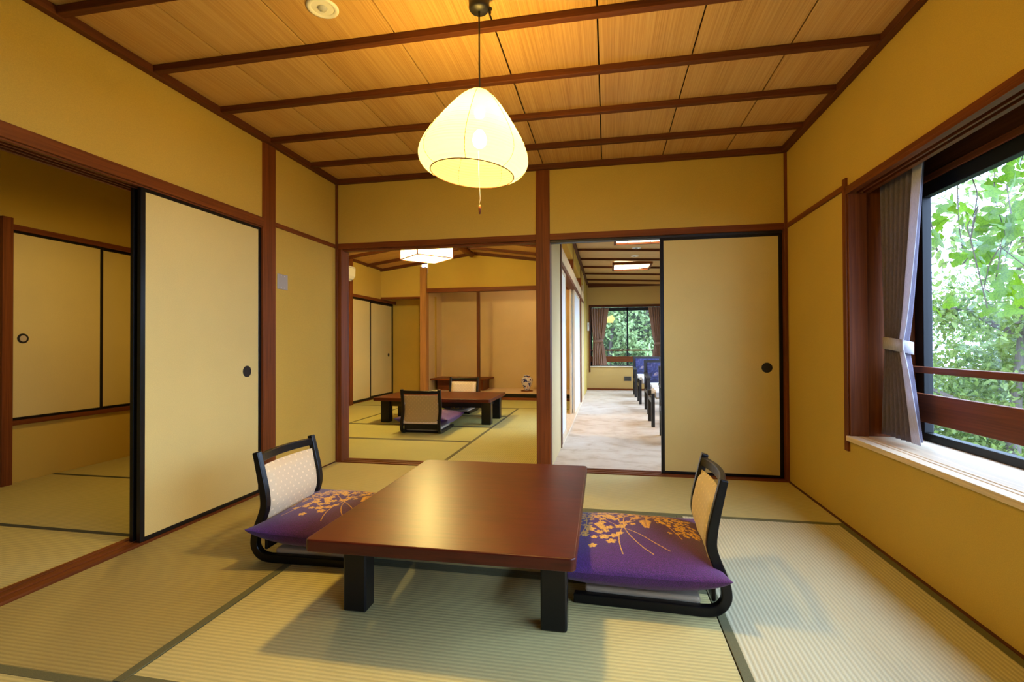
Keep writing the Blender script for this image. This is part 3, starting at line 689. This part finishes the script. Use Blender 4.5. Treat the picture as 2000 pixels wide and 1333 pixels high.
def cushion_mesh(N=330, NB=150, lx=.33, ly=.315):
    vs = []; cols = []; faces = []; off = 0
    for side, n in ((1, N), (-1, NB)):
        u, v = np.meshgrid(np.linspace(-1, 1, n), np.linspace(-1, 1, n), indexing='ij')
        e = np.clip(1-np.abs(u)**2.6, 0, 1)*np.clip(1-np.abs(v)**2.6, 0, 1)
        x = u*lx*(1-.07*(1-v**2)); y = v*ly*(1-.07*(1-u**2))
        z = e**.55*.072 if side > 0 else -e**.42*.092
        crn = (np.abs(u)*np.abs(v))**3
        z = z + .02*crn - .0 + .004*np.sin(3*u+2*v)*e + .003*np.sin(7*u-4*v)*e
        vs.append(np.stack([x, y, z], -1).reshape(-1, 3))
        c = (paint(n, 5) if side > 0 else paint(n, 9)*.9)[::-1]
        cols.append(np.concatenate([c.reshape(-1, 3), np.ones((n*n, 1))], 1))
        i = np.arange(n-1)[:, None]*n+np.arange(n-1)[None, :]; i = i.reshape(-1)+off
        q = np.stack([i, i+n, i+n+1, i+1], -1)
        faces.append(q if side > 0 else q[:, ::-1]); off += n*n
    V = np.concatenate(vs); F = np.concatenate(faces); CO = np.concatenate(cols)
    me = bpy.data.meshes.new('floor_cushion'); me.vertices.add(len(V)); me.vertices.foreach_set('co', V.reshape(-1).astype('f'))
    me.loops.add(F.size); me.loops.foreach_set('vertex_index', F.reshape(-1).astype('i'))
    me.polygons.add(len(F)); me.polygons.foreach_set('loop_start', (np.arange(len(F))*4).astype('i')); me.polygons.foreach_set('loop_total', np.full(len(F), 4, 'i'))
    me.update(calc_edges=True); me.polygons.foreach_set('use_smooth', np.ones(len(F), bool))
    a = me.color_attributes.new('print', 'FLOAT_COLOR', 'POINT'); a.data.foreach_set('color', CO.reshape(-1).astype('f'))
    return me
cm = cushion_mesh(); cm.materials.append(M['cushion'])
def cushion(x, y, z, rot, label, flip=1):
    o = bpy.data.objects.new('floor_cushion', cm); C.objects.link(o); o.location = (x, y, z); o.rotation_euler = rot
    return tag(o, label, 'cushion', 'purple floor cushions')
cushion(-1.245, 2.215, .146, (0, math.radians(3), math.radians(5)), 'purple cushion with gold flowers on the left front chair')
cushion(.085, 2.10, .148, (0, math.radians(0), math.radians(0)), 'purple cushion with gold flowers on the right front chair')
cushion(-2.03, 5.48, .146, (0, 0, PI/2), 'purple cushion on the near chair of the back room')
cushion(-2.16, 6.97, .146, (0, 0, -PI/2), 'purple cushion on the far chair behind the back room table')
# ------------------------------------------------------------------ paper lantern
lx_, ly_ = -.504, 1.93
lamp = tag(empty('pendant_lantern', (lx_, ly_, HC)), 'glowing pear-shaped paper pendant lantern hanging over the front table', 'lamp')
k = MB(); k.lathe([(0, 0), (.042, 0), (.042, -.038), (.036, -.048), (0, -.05)], 28); k.build('ceiling_canopy', 'black', lamp)
MB().tube([(0, 0, -.05), (0, 0, -.30), (.002, 0, -.38)], .0035, 8).build('cord', 'black', lamp)
k = MB(); k.tube([(.028, .01, -.012), (.034, .012, -.020), (.040, .012, -.032)], .004, 8); k.lathe([(0, -.030), (.009, -.033), (.010, -.040), (.004, -.046), (.006, -.052), (0, -.075)], 12, .042, .012); k.build('cord_hook', 'black', lamp)
prof = [(.018, .000), (.040, -.008), (.066, -.028), (.098, -.062), (.132, -.105), (.165, -.152), (.196, -.200), (.219, -.245), (.229, -.280), (.227, -.305), (.216, -.326), (.198, -.342), (.175, -.353)]
def smooth_prof(P, q=5):
    P = [Vector(p) for p in P]; out = []
    for i in range(len(P)-1):
        p0, p1, p2, p3 = P[max(i-1, 0)], P[i], P[i+1], P[min(i+2, len(P)-1)]
        for s in range(q):
            t = s/q; v = .5*((2*p1)+(-p0+p2)*t+(2*p0-5*p1+4*p2-p3)*t*t+(-p0+3*p1-3*p2+p3)*t**3); out.append((v.x, v.y))
    out.append((P[-1].x, P[-1].y)); return out
pf = [(r*.965, z*.965) for r, z in smooth_prof(prof, 6)]
shade = MB().lathe([(r+.0012*math.sin(z*2*PI/.0115), z) for r, z in pf], 72).build('paper_shade', 'washi', lamp)
shade.location = (0, 0, -.375); shade.rotation_euler = (math.radians(-1), math.radians(5), 0)
k = MB(); k.tube([(.169*math.cos(a), .169*math.sin(a), -.341) for a in [2*PI*i/48 for i in range(49)]], .0022, 6); k.build('bottom_hoop', 'dark_x', shade)
for i in range(7):
    a = 2*PI*i/7+.35
    MB().tube([((r+.0004)*math.cos(a), (r+.0004)*math.sin(a), z) for r, z in pf[::3]], .0012, 4).build('paper_seam', 'dark_z', shade)
k = MB(); k.lathe([(0, -.05), (.020, -.052), (.022, -.10), (.018, -.12), (.0, -.12)], 16); k.build('lamp_holder', 'white', lamp).location = (0, 0, -.36)
k = MB(); k.lathe([(0, -.135), (.012, -.138), (.024, -.155), (.029, -.176), (.024, -.196), (.012, -.206), (0, -.209)], 20); o = k.build('bulb', 'bulb', lamp); o.location = (0, 0, -.40)
k = MB(); k.tube([(-.004, 0, -.62), (-.003, 0, -.73), (.002, 0, -.82), (-.004, 0, -.842)], .0012, 6); k.build('pull_string', 'pale_z', lamp)
k = MB(); k.lathe([(0, -.838), (.005, -.842), (.006, -.855), (.004, -.876), (0, -.878)], 12); k.build('pull_knob', 'post_z', lamp)
lp = point('lantern_light', (lx_, ly_, HC-.58), LANTERN_W, WARM, .065)
sl = tag(empty('added_lamp', (-2.85, 2.80, 2.40)), 'added unseen dome-shaded lamp lighting the closet doors in the side room', 'lamp')  # unseen lamp, added to brighten the closet doors of the side room
MB().tube([(0, 0, 0), (0, 0, -.36)], .004, 8).build('cord', 'black', sl)
k = MB(); k.lathe([(.02, -.34), (.06, -.35), (.15, -.40), (.20, -.47), (.205, -.50), (.198, -.50), (.145, -.41), (.05, -.362), (.0, -.36)], 40); k.build('metal_shade', 'black', sl)
k = MB(); k.lathe([(0, -.37), (.02, -.38), (.035, -.42), (.02, -.45), (0, -.455)], 16); k.build('bulb', 'bulb', sl)
point('added_lamp_light', (-2.85, 2.80, 1.915), 30, WARM, .065)
# ------------------------------------------------------------------ back room ceiling lamp
l2 = tag(empty('ceiling_lamp', (-2.30, 6.06, 2.28), math.radians(47.5)), 'lit square paper ceiling lamp with thin wooden frame in the back room', 'lamp')
s, h = .25, .17
k = MB()
for a, b in ((-s, -s), (s, -s), (-s, s), (s, s)): k.box(a-.007, a+.007, b-.007, b+.007, -.18, 0)
for z in (-.18, -.012):
    k.box(-s, s, -s-.005, -s+.005, z, z+.012); k.box(-s, s, s-.005, s+.005, z, z+.012); k.box(-s-.005, -s+.005, -s, s, z, z+.012); k.box(s-.005, s+.005, -s, s, z, z+.012)
k.build('wooden_frame', 'post_x', l2)
MB().box(-s+.004, s-.004, -s+.002, -s+.004, -.172, -.01).build('paper_panel', 'washi_white', l2); MB().box(-s+.004, s-.004, s-.004, s-.002, -.172, -.01).build('paper_panel', 'washi_white', l2)
MB().box(-s+.002, -s+.004, -s+.004, s-.004, -.172, -.01).build('paper_panel', 'washi_white', l2); MB().box(s-.004, s-.002, -s+.004, s-.004, -.172, -.01).build('paper_panel', 'washi_white', l2)
MB().box(-s+.004, s-.004, -s+.004, s-.004, -.176, -.174).build('paper_panel', 'washi_white', l2)
MB().box(-.05, .05, -.05, .05, 0, .36).build('mounting_stem', 'dark_x', l2)
MB().tube([(-.0, -.04, -.178), (-.0, -.04, -.37)], .003, 6).build('pull_string', 'white', l2)
point('ceiling_lamp_light', (-2.30, 6.06, 2.18), LANTERN2_W, (1.0, .88, .42), .05)
# ------------------------------------------------------------------ corridor lights
def panel_light(x0, x1, y0, y1, label):
    z = zc((x0+x1)/2)-.005
    t = tag(empty('ceiling_light', ((x0+x1)/2, (y0+y1)/2, z)), label, 'light', 'lit square corridor ceiling lights')
    off = tuple(t.location)
    box('diffuser', x0, x1, y0, y1, z-.015, z, 'diffuser', t, 0, off)
    k = MB(); 
    for a in ((x0-.03, x0, y0-.03, y1+.03), (x1, x1+.03, y0-.03, y1+.03), (x0, x1, y0-.03, y0), (x0, x1, y1, y1+.03)): k.box(*a, z-.04, z)
    k.build('frame', 'post_x', t, 0, 1, off)
    for i in range(1, 4): x = x0+(x1-x0)*i/4; box('lattice_bar', x-.004, x+.004, y0, y1, z-.022, z-.015, 'pale_y', t, 0, off)
    for i in range(1, 4): y = y0+(y1-y0)*i/4; box('lattice_bar', x0, x1, y-.004, y+.004, z-.022, z-.015, 'pale_x', t, 0, off)
panel_light(.12, .68, 8.02, 8.66, 'lit square ceiling light with lattice near the corridor window')
panel_light(.12, .68, 5.66, 6.42, 'lit square ceiling light at the near end of the corridor')
def downlight(x, y, z, label, r=.065):
    t = tag(empty('downlight', (x, y, z)), label, 'light', None)
    k = MB(); k.lathe([(r, 0), (r, -.004), (r-.012, -.007), (r-.018, -.003), (r-.022, -.001), (r-.020, 0)], 32); k.build('trim_ring', 'white', t)
    k = MB(); k.lathe([(r-.019, -.002), (0, -.001)], 32); k.build('reflector', 'white', t)
    k = MB(); k.lathe([(0, -.014), (.014, -.011), (.020, -.002)], 16); k.build('bulb', 'glass_clear', t)
downlight(-1.156, 1.851, HC, 'round white unlit downlight in the front room ceiling')
downlight(.40, 6.90, zc(.4), 'round downlight in the corridor ceiling, nearer of the two', .06)
downlight(.41, 7.52, zc(.4), 'round downlight in the corridor ceiling next to the lit lattice panel', .06)
# ------------------------------------------------------------------ wall fittings
wp = tag(empty('wall_plate', (L, 3.113, 1.377)), 'square blank steel wall plate on the left wall beside the post', 'plate')
box('cover', 0, .006, -.056, .056, 0, .108, 'steel', wp, .002)
for y, z in ((-.018, .012), (.018, .012), (-.018, .096), (.018, .096)): MB().disc(.003, 10, (y, z, .006), 'x', .001).build('screw', 'silver', wp)
ac = tag(empty('air_conditioner', (-4.2, 6.93, 2.03)), 'white wall-mounted air conditioner high on the back room wall', 'air conditioner')
MB().prism([(.0, .0), (.10, .0), (.165, .025), (.20, .075), (.205, .20), (.19, .225), (0, .225)], -.40, .41, 'y').build('housing', 'white', ac, .006, 3)
box('vent_flap', .06, .15, -.38, .38, -.004, .004, 'white', ac, .002); box('front_seam', .19, .208, -.39, .40, .195, .198, 'grey', ac, 0)
th = tag(empty('thermometer', (-.405, 10.885, 1.29)), 'narrow white thermometer on the corridor end wall by the curtain', 'thermometer')
box('case', -.022, .022, -.012, .015, 0, .18, 'white', th, .004); box('dark_window', -.006, .006, -.014, -.012, .10, .15, 'grey', th, 0)
vg = tag(empty('vent_grille', (.43, 10.9, .20)), 'small grey vent grille low on the corridor end wall', 'vent')
box('frame', -.075, .075, -.012, 0, 0, .10, 'grey', vg, .002)
for i in range(5): box('slat', -.062, .062, -.017, -.012, .014+i*.016, .022+i*.016, 'black', vg, 0)
# ------------------------------------------------------------------ vase, alcove shelf
vs = tag(empty('porcelain_vase', (-1.495, 9.2, .128)), 'blue, red and white porcelain vase standing on the alcove floor', 'vase')
k = MB(); k.lathe(smooth_prof([(0, 0), (.045, 0), (.050, .01), (.068, .06), (.098, .125), (.110, .175), (.104, .215), (.080, .245), (.056, .258), (.052, .270), (.062, .282), (.060, .287), (.046, .275), (.044, .25), (0, .24)], 4), 40); k.build('body', 'porcelain', vs)
k = MB(); k.lathe([(.053, .256), (.0565, .259), (.0545, .268), (.0525, .27)], 40); k.build('neck_band', simple('cobalt', (.02, .02, .12, 1), .2), vs)
st = MB().lathe([(0, 0), (.115, 0), (.115, .010), (.10, .018), (0, .018)], 36).build('vase_stand', 'post_x'); st.location = (-1.495, 9.2, .11); tag(st, 'thin round red-brown stand under the vase', 'stand')
sh = tag(empty('alcove_shelf', (-2.85, 9.4, .11)), 'low dark wooden shelf in the left part of the alcove', 'shelf')
box('shelf_board', -.51, .60, -.38, .32, .205, .235, 'post_x', sh, .003); box('front_panel', -.42, .50, -.20, -.18, 0, .205, 'brown_x', sh, .002); box('side_panel', -.42, -.40, -.18, .30, 0, .205, 'brown_z', sh, .002); box('side_panel', .48, .50, -.18, .30, 0, .205, 'brown_z', sh, .002)
# ------------------------------------------------------------------ curtains
def curtain_surface(y0t, y1t, ym0, ym1, y0b, y1b, z0, z1, zt, amp, folds, x, n=260, m=46, ax='x', u0=0, u1=1):
    vs = []; fs = []
    for j in range(m+1):
        z = z0+(z1-z0)*j/m
        if z > zt: t = (z-zt)/(z1-zt); t = t**.75; a, b = ym0+(y0t-ym0)*t, ym1+(y1t-ym1)*t
        else: t = (zt-z)/(zt-z0); t = t**.8; a, b = ym0+(y0b-ym0)*t, ym1+(y1b-ym1)*t
        w = abs(b-a)/max(abs(y1t-y0t), .01)
        for i in range(n+1):
            u = u0+(u1-u0)*i/n; y = a+(b-a)*u
            p = -amp*(.6+.4*w)*(2*abs(math.sin(PI*folds*u))**.6-1)
            vs.append((x+p, y, z) if ax == 'x' else (y, x+p, z))
    for j in range(m):
        for i in range(n): a = j*(n+1)+i; fs.append((a, a+1, a+n+2, a+n+1))
    return MB().add(vs, fs, True)
def curtain(name, label, ax, x, T, z0, z1, zt, mat, edge_mat, loc, folds, amp=.03, flip=1):
    t = tag(empty(name, loc), label, 'curtain'); off = tuple(loc)
    y0t, y1t, ym0, ym1, y0b, y1b = T
    o = curtain_surface(y0t, y1t, ym0, ym1, y0b, y1b, z0, z1, zt, amp, folds, x, ax=ax, u0=0, u1=.80).build('pleated_cloth', mat, t, 0, 1, off)
    s = o.modifiers.new('thick', 'SOLIDIFY'); s.thickness = .002
    o = curtain_surface(y0t, y1t, ym0, ym1, y0b, y1b, z0, z1, zt, .012, .5, x-.02*flip, ax=ax, u0=.79, u1=1.0, n=20).build('leading_edge', edge_mat, t, 0, 1, off)
    s = o.modifiers.new('thick', 'SOLIDIFY'); s.thickness = .003
    c = (ym0+ym1)/2; hw = abs(ym1-ym0)/2+.008; k = MB(); vs = []; fs = []; N = 32
    for i in range(N):
        a = 2*PI*i/N; 
        for z in (zt-.032, zt+.028):
            dy, dx = hw*math.cos(a), (amp+.018)*math.sin(a); zz = z-.012*math.sin(a*1)+.008*math.cos(a)
            vs.append((x-.005+dx, c+dy, zz) if ax == 'x' else (c+dy, x-.005+dx, zz))
    for i in range(N): a = 2*i; b = 2*((i+1) % N); fs.append((a, b, b+1, a+1))
    o = k.add(vs, fs, True).build('tieback', edge_mat, t, 0, 1, off); s = o.modifiers.new('thick', 'SOLIDIFY'); s.thickness = .004
    k = MB()
    if ax == 'x': k.box(x-.012, x+.012, min(y0t, y1t)-.02, max(y0t, y1t)+.3, z1, z1+.015)
    else: k.box(min(y0t, y1t)-.01, max(y0t, y1t)+.01, x-.012, x+.012, z1, z1+.015)
    return t
curtain('curtain', 'grey-mauve pleated curtain tied back at the left side of the large window', 'x', R+.165, (2.895, 2.50, 2.86, 2.70, 2.900, 2.56), .508, 1.955, .968, 'curtain_grey', 'curtain_lit_edge', (R+.165, 2.8, .508), 8, .034)
curtain('curtain', 'brown tied-back curtain at the left of the corridor window', 'y', 10.96, (-.36, .04, -.30, -.09, -.33, .0), .53, 1.79, 1.06, 'curtain_brown', 'curtain_brown', (-.25, 10.96, .53), 7, .02, -1)
curtain('curtain', 'brown tied-back curtain at the right of the corridor window', 'y', 10.96, (1.15, .87, 1.13, 1.0, 1.15, .92), .53, 1.79, 1.0, 'curtain_brown', 'curtain_brown', (1.1, 10.96, .53), 6, .02, -1)
# ------------------------------------------------------------------ corridor armchairs
def armchair():
    t = empty('armchair')
    for sx in (-1, 1):
        box('front_leg', sx*.25-.022, sx*.25+.022, -.30, -.255, 0, .50, 'black', t, .004)
        MB().prism([(.24, 0), (.285, 0), (.32, .42), (.36, .74), (.325, .74), (.275, .42)], sx*.25-.02, sx*.25+.02, 'x').build('back_leg', 'black', t, .003)
        MB().prism([(-.33, .500), (-.33, .52), (.0, .535), (.31, .56), (.31, .535)], sx*.25-.028, sx*.25+.028, 'x').build('armrest', 'black', t, .004)
        box('side_rail', sx*.25-.015, sx*.25+.015, -.26, .26, .27, .32, 'black', t, .003)
    MB().prism([(.335, .70), (.37, .70), (.375, .745), (.34, .745)], -.27, .27, 'x').build('top_rail', 'black', t, .004)
    MB().prism([(.20, .36), (.275, .34), (.345, .70), (.30, .71)], -.228, .228, 'x').build('back_cushion', 'blue', t, .015, 3)
    box('front_rail', -.23, .23, -.29, -.27, .27, .32, 'black', t, .003)
    box('seat_cushion', -.225, .225, -.30, .22, .31, .41, 'seat_white', t, .02)
    return t
a0 = armchair()
def stool():
    t = empty('footstool')
    for sx in (-1, 1):
        for sy in (-1, 1): box('leg', sx*.24-.02, sx*.24+.02, sy*.24-.02, sy*.24+.02, 0, .40, 'black', t, .004)
        box('side_rail', sx*.24-.015, sx*.24+.015, -.24, .24, .28, .33, 'black', t, .003)
    box('seat_cushion', -.22, .22, -.23, .23, .33, .43, 'seat_white', t, .02); return t
GA = 'black-framed armchairs in the corridor'
a0.location = (.77, 9.75, 0); tag(a0, 'armchair with blue floral back nearest the corridor window', 'chair', GA)
a1 = copy_tree(a0); a1.location = (.82, 7.45, 0); tag(a1, 'armchair with blue floral back in the middle of the corridor row', 'chair', GA)
a2 = copy_tree(a0); a2.location = (.82, 5.25, 0); tag(a2, 'armchair half hidden by the sliding door at the near end of the corridor row', 'chair', GA)
s0 = stool(); s0.location = (.77, 8.58, 0); tag(s0, 'pale-cushioned black footstool between the two farther armchairs', 'stool', 'black footstools in the corridor')
s1 = copy_tree(s0); s1.location = (.77, 6.30, 0); tag(s1, 'pale-cushioned black footstool between the two nearer armchairs', 'stool', 'black footstools in the corridor')
# ------------------------------------------------------------------ outdoors
gr = structure(box('ground', -30, 40, 11.5, 60, -3.2, -3.0, 'ground', None, 0)); 
gr2 = structure(box('ground', 1.75, 40, -25, 11.5, -3.2, -3.0, 'ground', None, 0))
rng = np.random.default_rng(3)
LEAF = np.array([(0, 0, 0), (.30, .22, .05), (.65, .20, .04), (1, 0, -.05), (.65, -.20, .04), (.30, -.22, .05)])
def leaves(name, pts, size, mat, parent=None):
    n = len(pts); v = rng.normal(size=(n, 3)); v /= np.linalg.norm(v, axis=1)[:, None]
    up = rng.normal(size=(n, 3))+np.array((0, 0, 1.2)); w = np.cross(v, up); w /= np.linalg.norm(w, axis=1)[:, None]; q = np.cross(w, v)
    sz = size*rng.uniform(.6, 1.25, n)
    V = pts[:, None, :]+sz[:, None, None]*(LEAF[None, :, 0, None]*v[:, None, :]+LEAF[None, :, 1, None]*w[:, None, :]+LEAF[None, :, 2, None]*q[:, None, :])
    V = V.reshape(-1, 3); b = np.arange(n)[:, None]*6
    F = np.concatenate([b+np.array([[0, 1, 4+1, 0]])[:, [0, 1, 2]] if 0 else b+np.array([[0, 1, 2, 3]]), b+np.array([[0, 3, 4, 5]])])
    me = bpy.data.meshes.new(name); me.vertices.add(len(V)); me.vertices.foreach_set('co', V.reshape(-1).astype('f'))
    me.loops.add(F.size); me.loops.foreach_set('vertex_index', F.reshape(-1).astype('i')); me.polygons.add(len(F))
    me.polygons.foreach_set('loop_start', (np.arange(len(F))*4).astype('i')); me.polygons.foreach_set('loop_total', np.full(len(F), 4, 'i')); me.update(calc_edges=True)
    return link(name, me, mat, parent)
def tree(x, y, seed, label, reach, nl, zlo=-3.0, lean=(0, 0)):
    rnd = random.Random(seed); t = tag(empty('garden_tree', (x, y, zlo)), label, 'tree', None); pts = []
    base = Vector((0, 0, 0)); top = Vector((lean[0], lean[1], 4.2))
    MB().tube([base, top*.4+Vector((.05, 0, 0)), top*.75, top], [.11, .09, .06, .03], 8).build('trunk', 'bark', t)
    for i in range(15):
        f = rnd.uniform(.30, .98); p0 = top*f; a = rnd.uniform(0, 2*PI); ln = reach*rnd.uniform(.6, 1.1)
        d = Vector((math.cos(a), math.sin(a), rnd.uniform(.1, .7)))
        P = [p0]; 
        for s in range(1, 7): P.append(p0+d*ln*s/6+Vector((rnd.gauss(0, .05), rnd.gauss(0, .05), -.05*s*s/12+rnd.gauss(0, .04))))
        MB().tube(P, [.035-.0048*s for s in range(7)], 6).build('branch', 'bark', t)
        for s in range(1, 7):
            for q in range(3):
                c = P[s]+Vector((rnd.gauss(0, .22), rnd.gauss(0, .22), rnd.gauss(0, .16))); pts.append((c.x, c.y, c.z))
    pts = np.array(pts); idx = rng.integers(0, len(pts), nl); P = pts[idx]+rng.normal(size=(nl, 3))*np.array((.24, .24, .13))
    o = leaves('foliage', P, .085, 'leaf_tree', t); o['kind'] = 'stuff'
tree(4.3, 6.6, 1, 'leafy garden tree close outside the large window', 1.7, 26000, lean=(.2, -.2))
tree(6.9, 10.4, 2, 'taller garden tree behind the first one outside the large window', 2.0, 26000, lean=(.3, .3))
tree(5.0, 1.0, 4, 'garden tree outside the near end of the large window', 1.8, 14000)
tree(10.2, 13.9, 6, 'distant tree at the left outside the large window', 2.8, 26000)
# big lobed vine leaves hanging close to the glass
def vine():
    rnd = random.Random(11); t = tag(empty('climbing_vine', (2.3, 3.7, 2.6)), 'bright green climbing vine with large lobed leaves hanging by the window', 'plant')
    out = []
    for i in range(30):
        a = 2*PI*i/30; r = .62+.20*math.cos(3*a)+.10*math.cos(5*a)+.06*math.cos(9*a); out.append((r*math.cos(a), r*math.sin(a)))
    mesh = None; off = Vector((2.3, 3.7, 2.6)); stems = []
    for i in range(8):
        x, y = 2.2+rnd.uniform(-.2, .9), 3.55+rnd.uniform(-.35, 1.2)
        z = 2.5; P = [(x, y, z)]
        for s in range(1, 9): P.append((x+rnd.gauss(0, .05), y+rnd.gauss(0, .05), z-s*rnd.uniform(.10, .17)))
        MB().tube([Vector(p)-off for p in P], .004, 5).build('stem', 'bark', t)
        for p in P[1:]:
            for q in range(3): stems.append(Vector(p)+Vector((rnd.gauss(0, .09), rnd.gauss(0, .12), rnd.gauss(0, .06))))
    for i, p in enumerate(stems):
        if mesh is None:
            k = MB(); vs = [(0, 0, .06)]+[(a, b, -.12*(a*a+b*b)) for a, b in out]; k.add(vs, [(0, j+1, (j+1) % 30+1) for j in range(30)], True)
            o = k.build('leaf', 'leaf_big', t); mesh = o.data
        else: o = bpy.data.objects.new('leaf', mesh); C.objects.link(o); o.parent = t
        s = rnd.uniform(.055, .105); o.scale = (s, s, s); o.location = p-off
        o.rotation_euler = (math.radians(rnd.uniform(30, 120)), rnd.gauss(0, .3), math.radians(rnd.uniform(-60, 90)))
vine()
# hedge beyond the corridor window
def hedge():
    t = tag(empty('hedge', (.5, 13.6, -3)), 'dense green leafy hedge filling the corridor end window', 'hedge', None)
    P = np.stack([rng.uniform(-3.0, 3.2, 26000), 13.0+rng.uniform(0, 1.6, 26000), rng.uniform(-.9, 3.6, 26000)], -1)
    c = rng.normal(size=(26000, 3))*.0; P = P+.35*np.stack([np.sin(P[:, 2]*3+P[:, 1]), np.sin(P[:, 0]*2.6+P[:, 2]*2), np.sin(P[:, 0]*3)], -1)
    P -= np.array((.5, 13.6, -3)); o = leaves('foliage', P, .13, 'leaf_hedge', t); o['kind'] = 'stuff'
    rnd = random.Random(3)
    for i in range(7): x = rnd.uniform(-2.5, 2.5); MB().tube([(x, .3, 0), (x+.2, .3, 3.5), (x+.5, .4, 6.3)], [.08, .06, .03], 6).build('stem', 'bark', t)
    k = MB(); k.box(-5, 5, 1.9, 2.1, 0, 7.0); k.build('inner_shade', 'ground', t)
hedge()
yl = MB().add([(0, 0, 0), (.11, .02, .09), (.17, 0, 0), (.11, -.02, -.10), (-.06, 0, -.09), (-.10, .02, .03)], [(0, 1, 2), (0, 2, 3), (0, 3, 4), (0, 4, 5), (0, 5, 1)]).build('yellow_leaf', 'leaf_yellow')
yl.location = (-.48, -1.3, 4.62); yl.parent = bpy.data.objects['hedge']; yl['label'] = 'yellow autumn leaf'
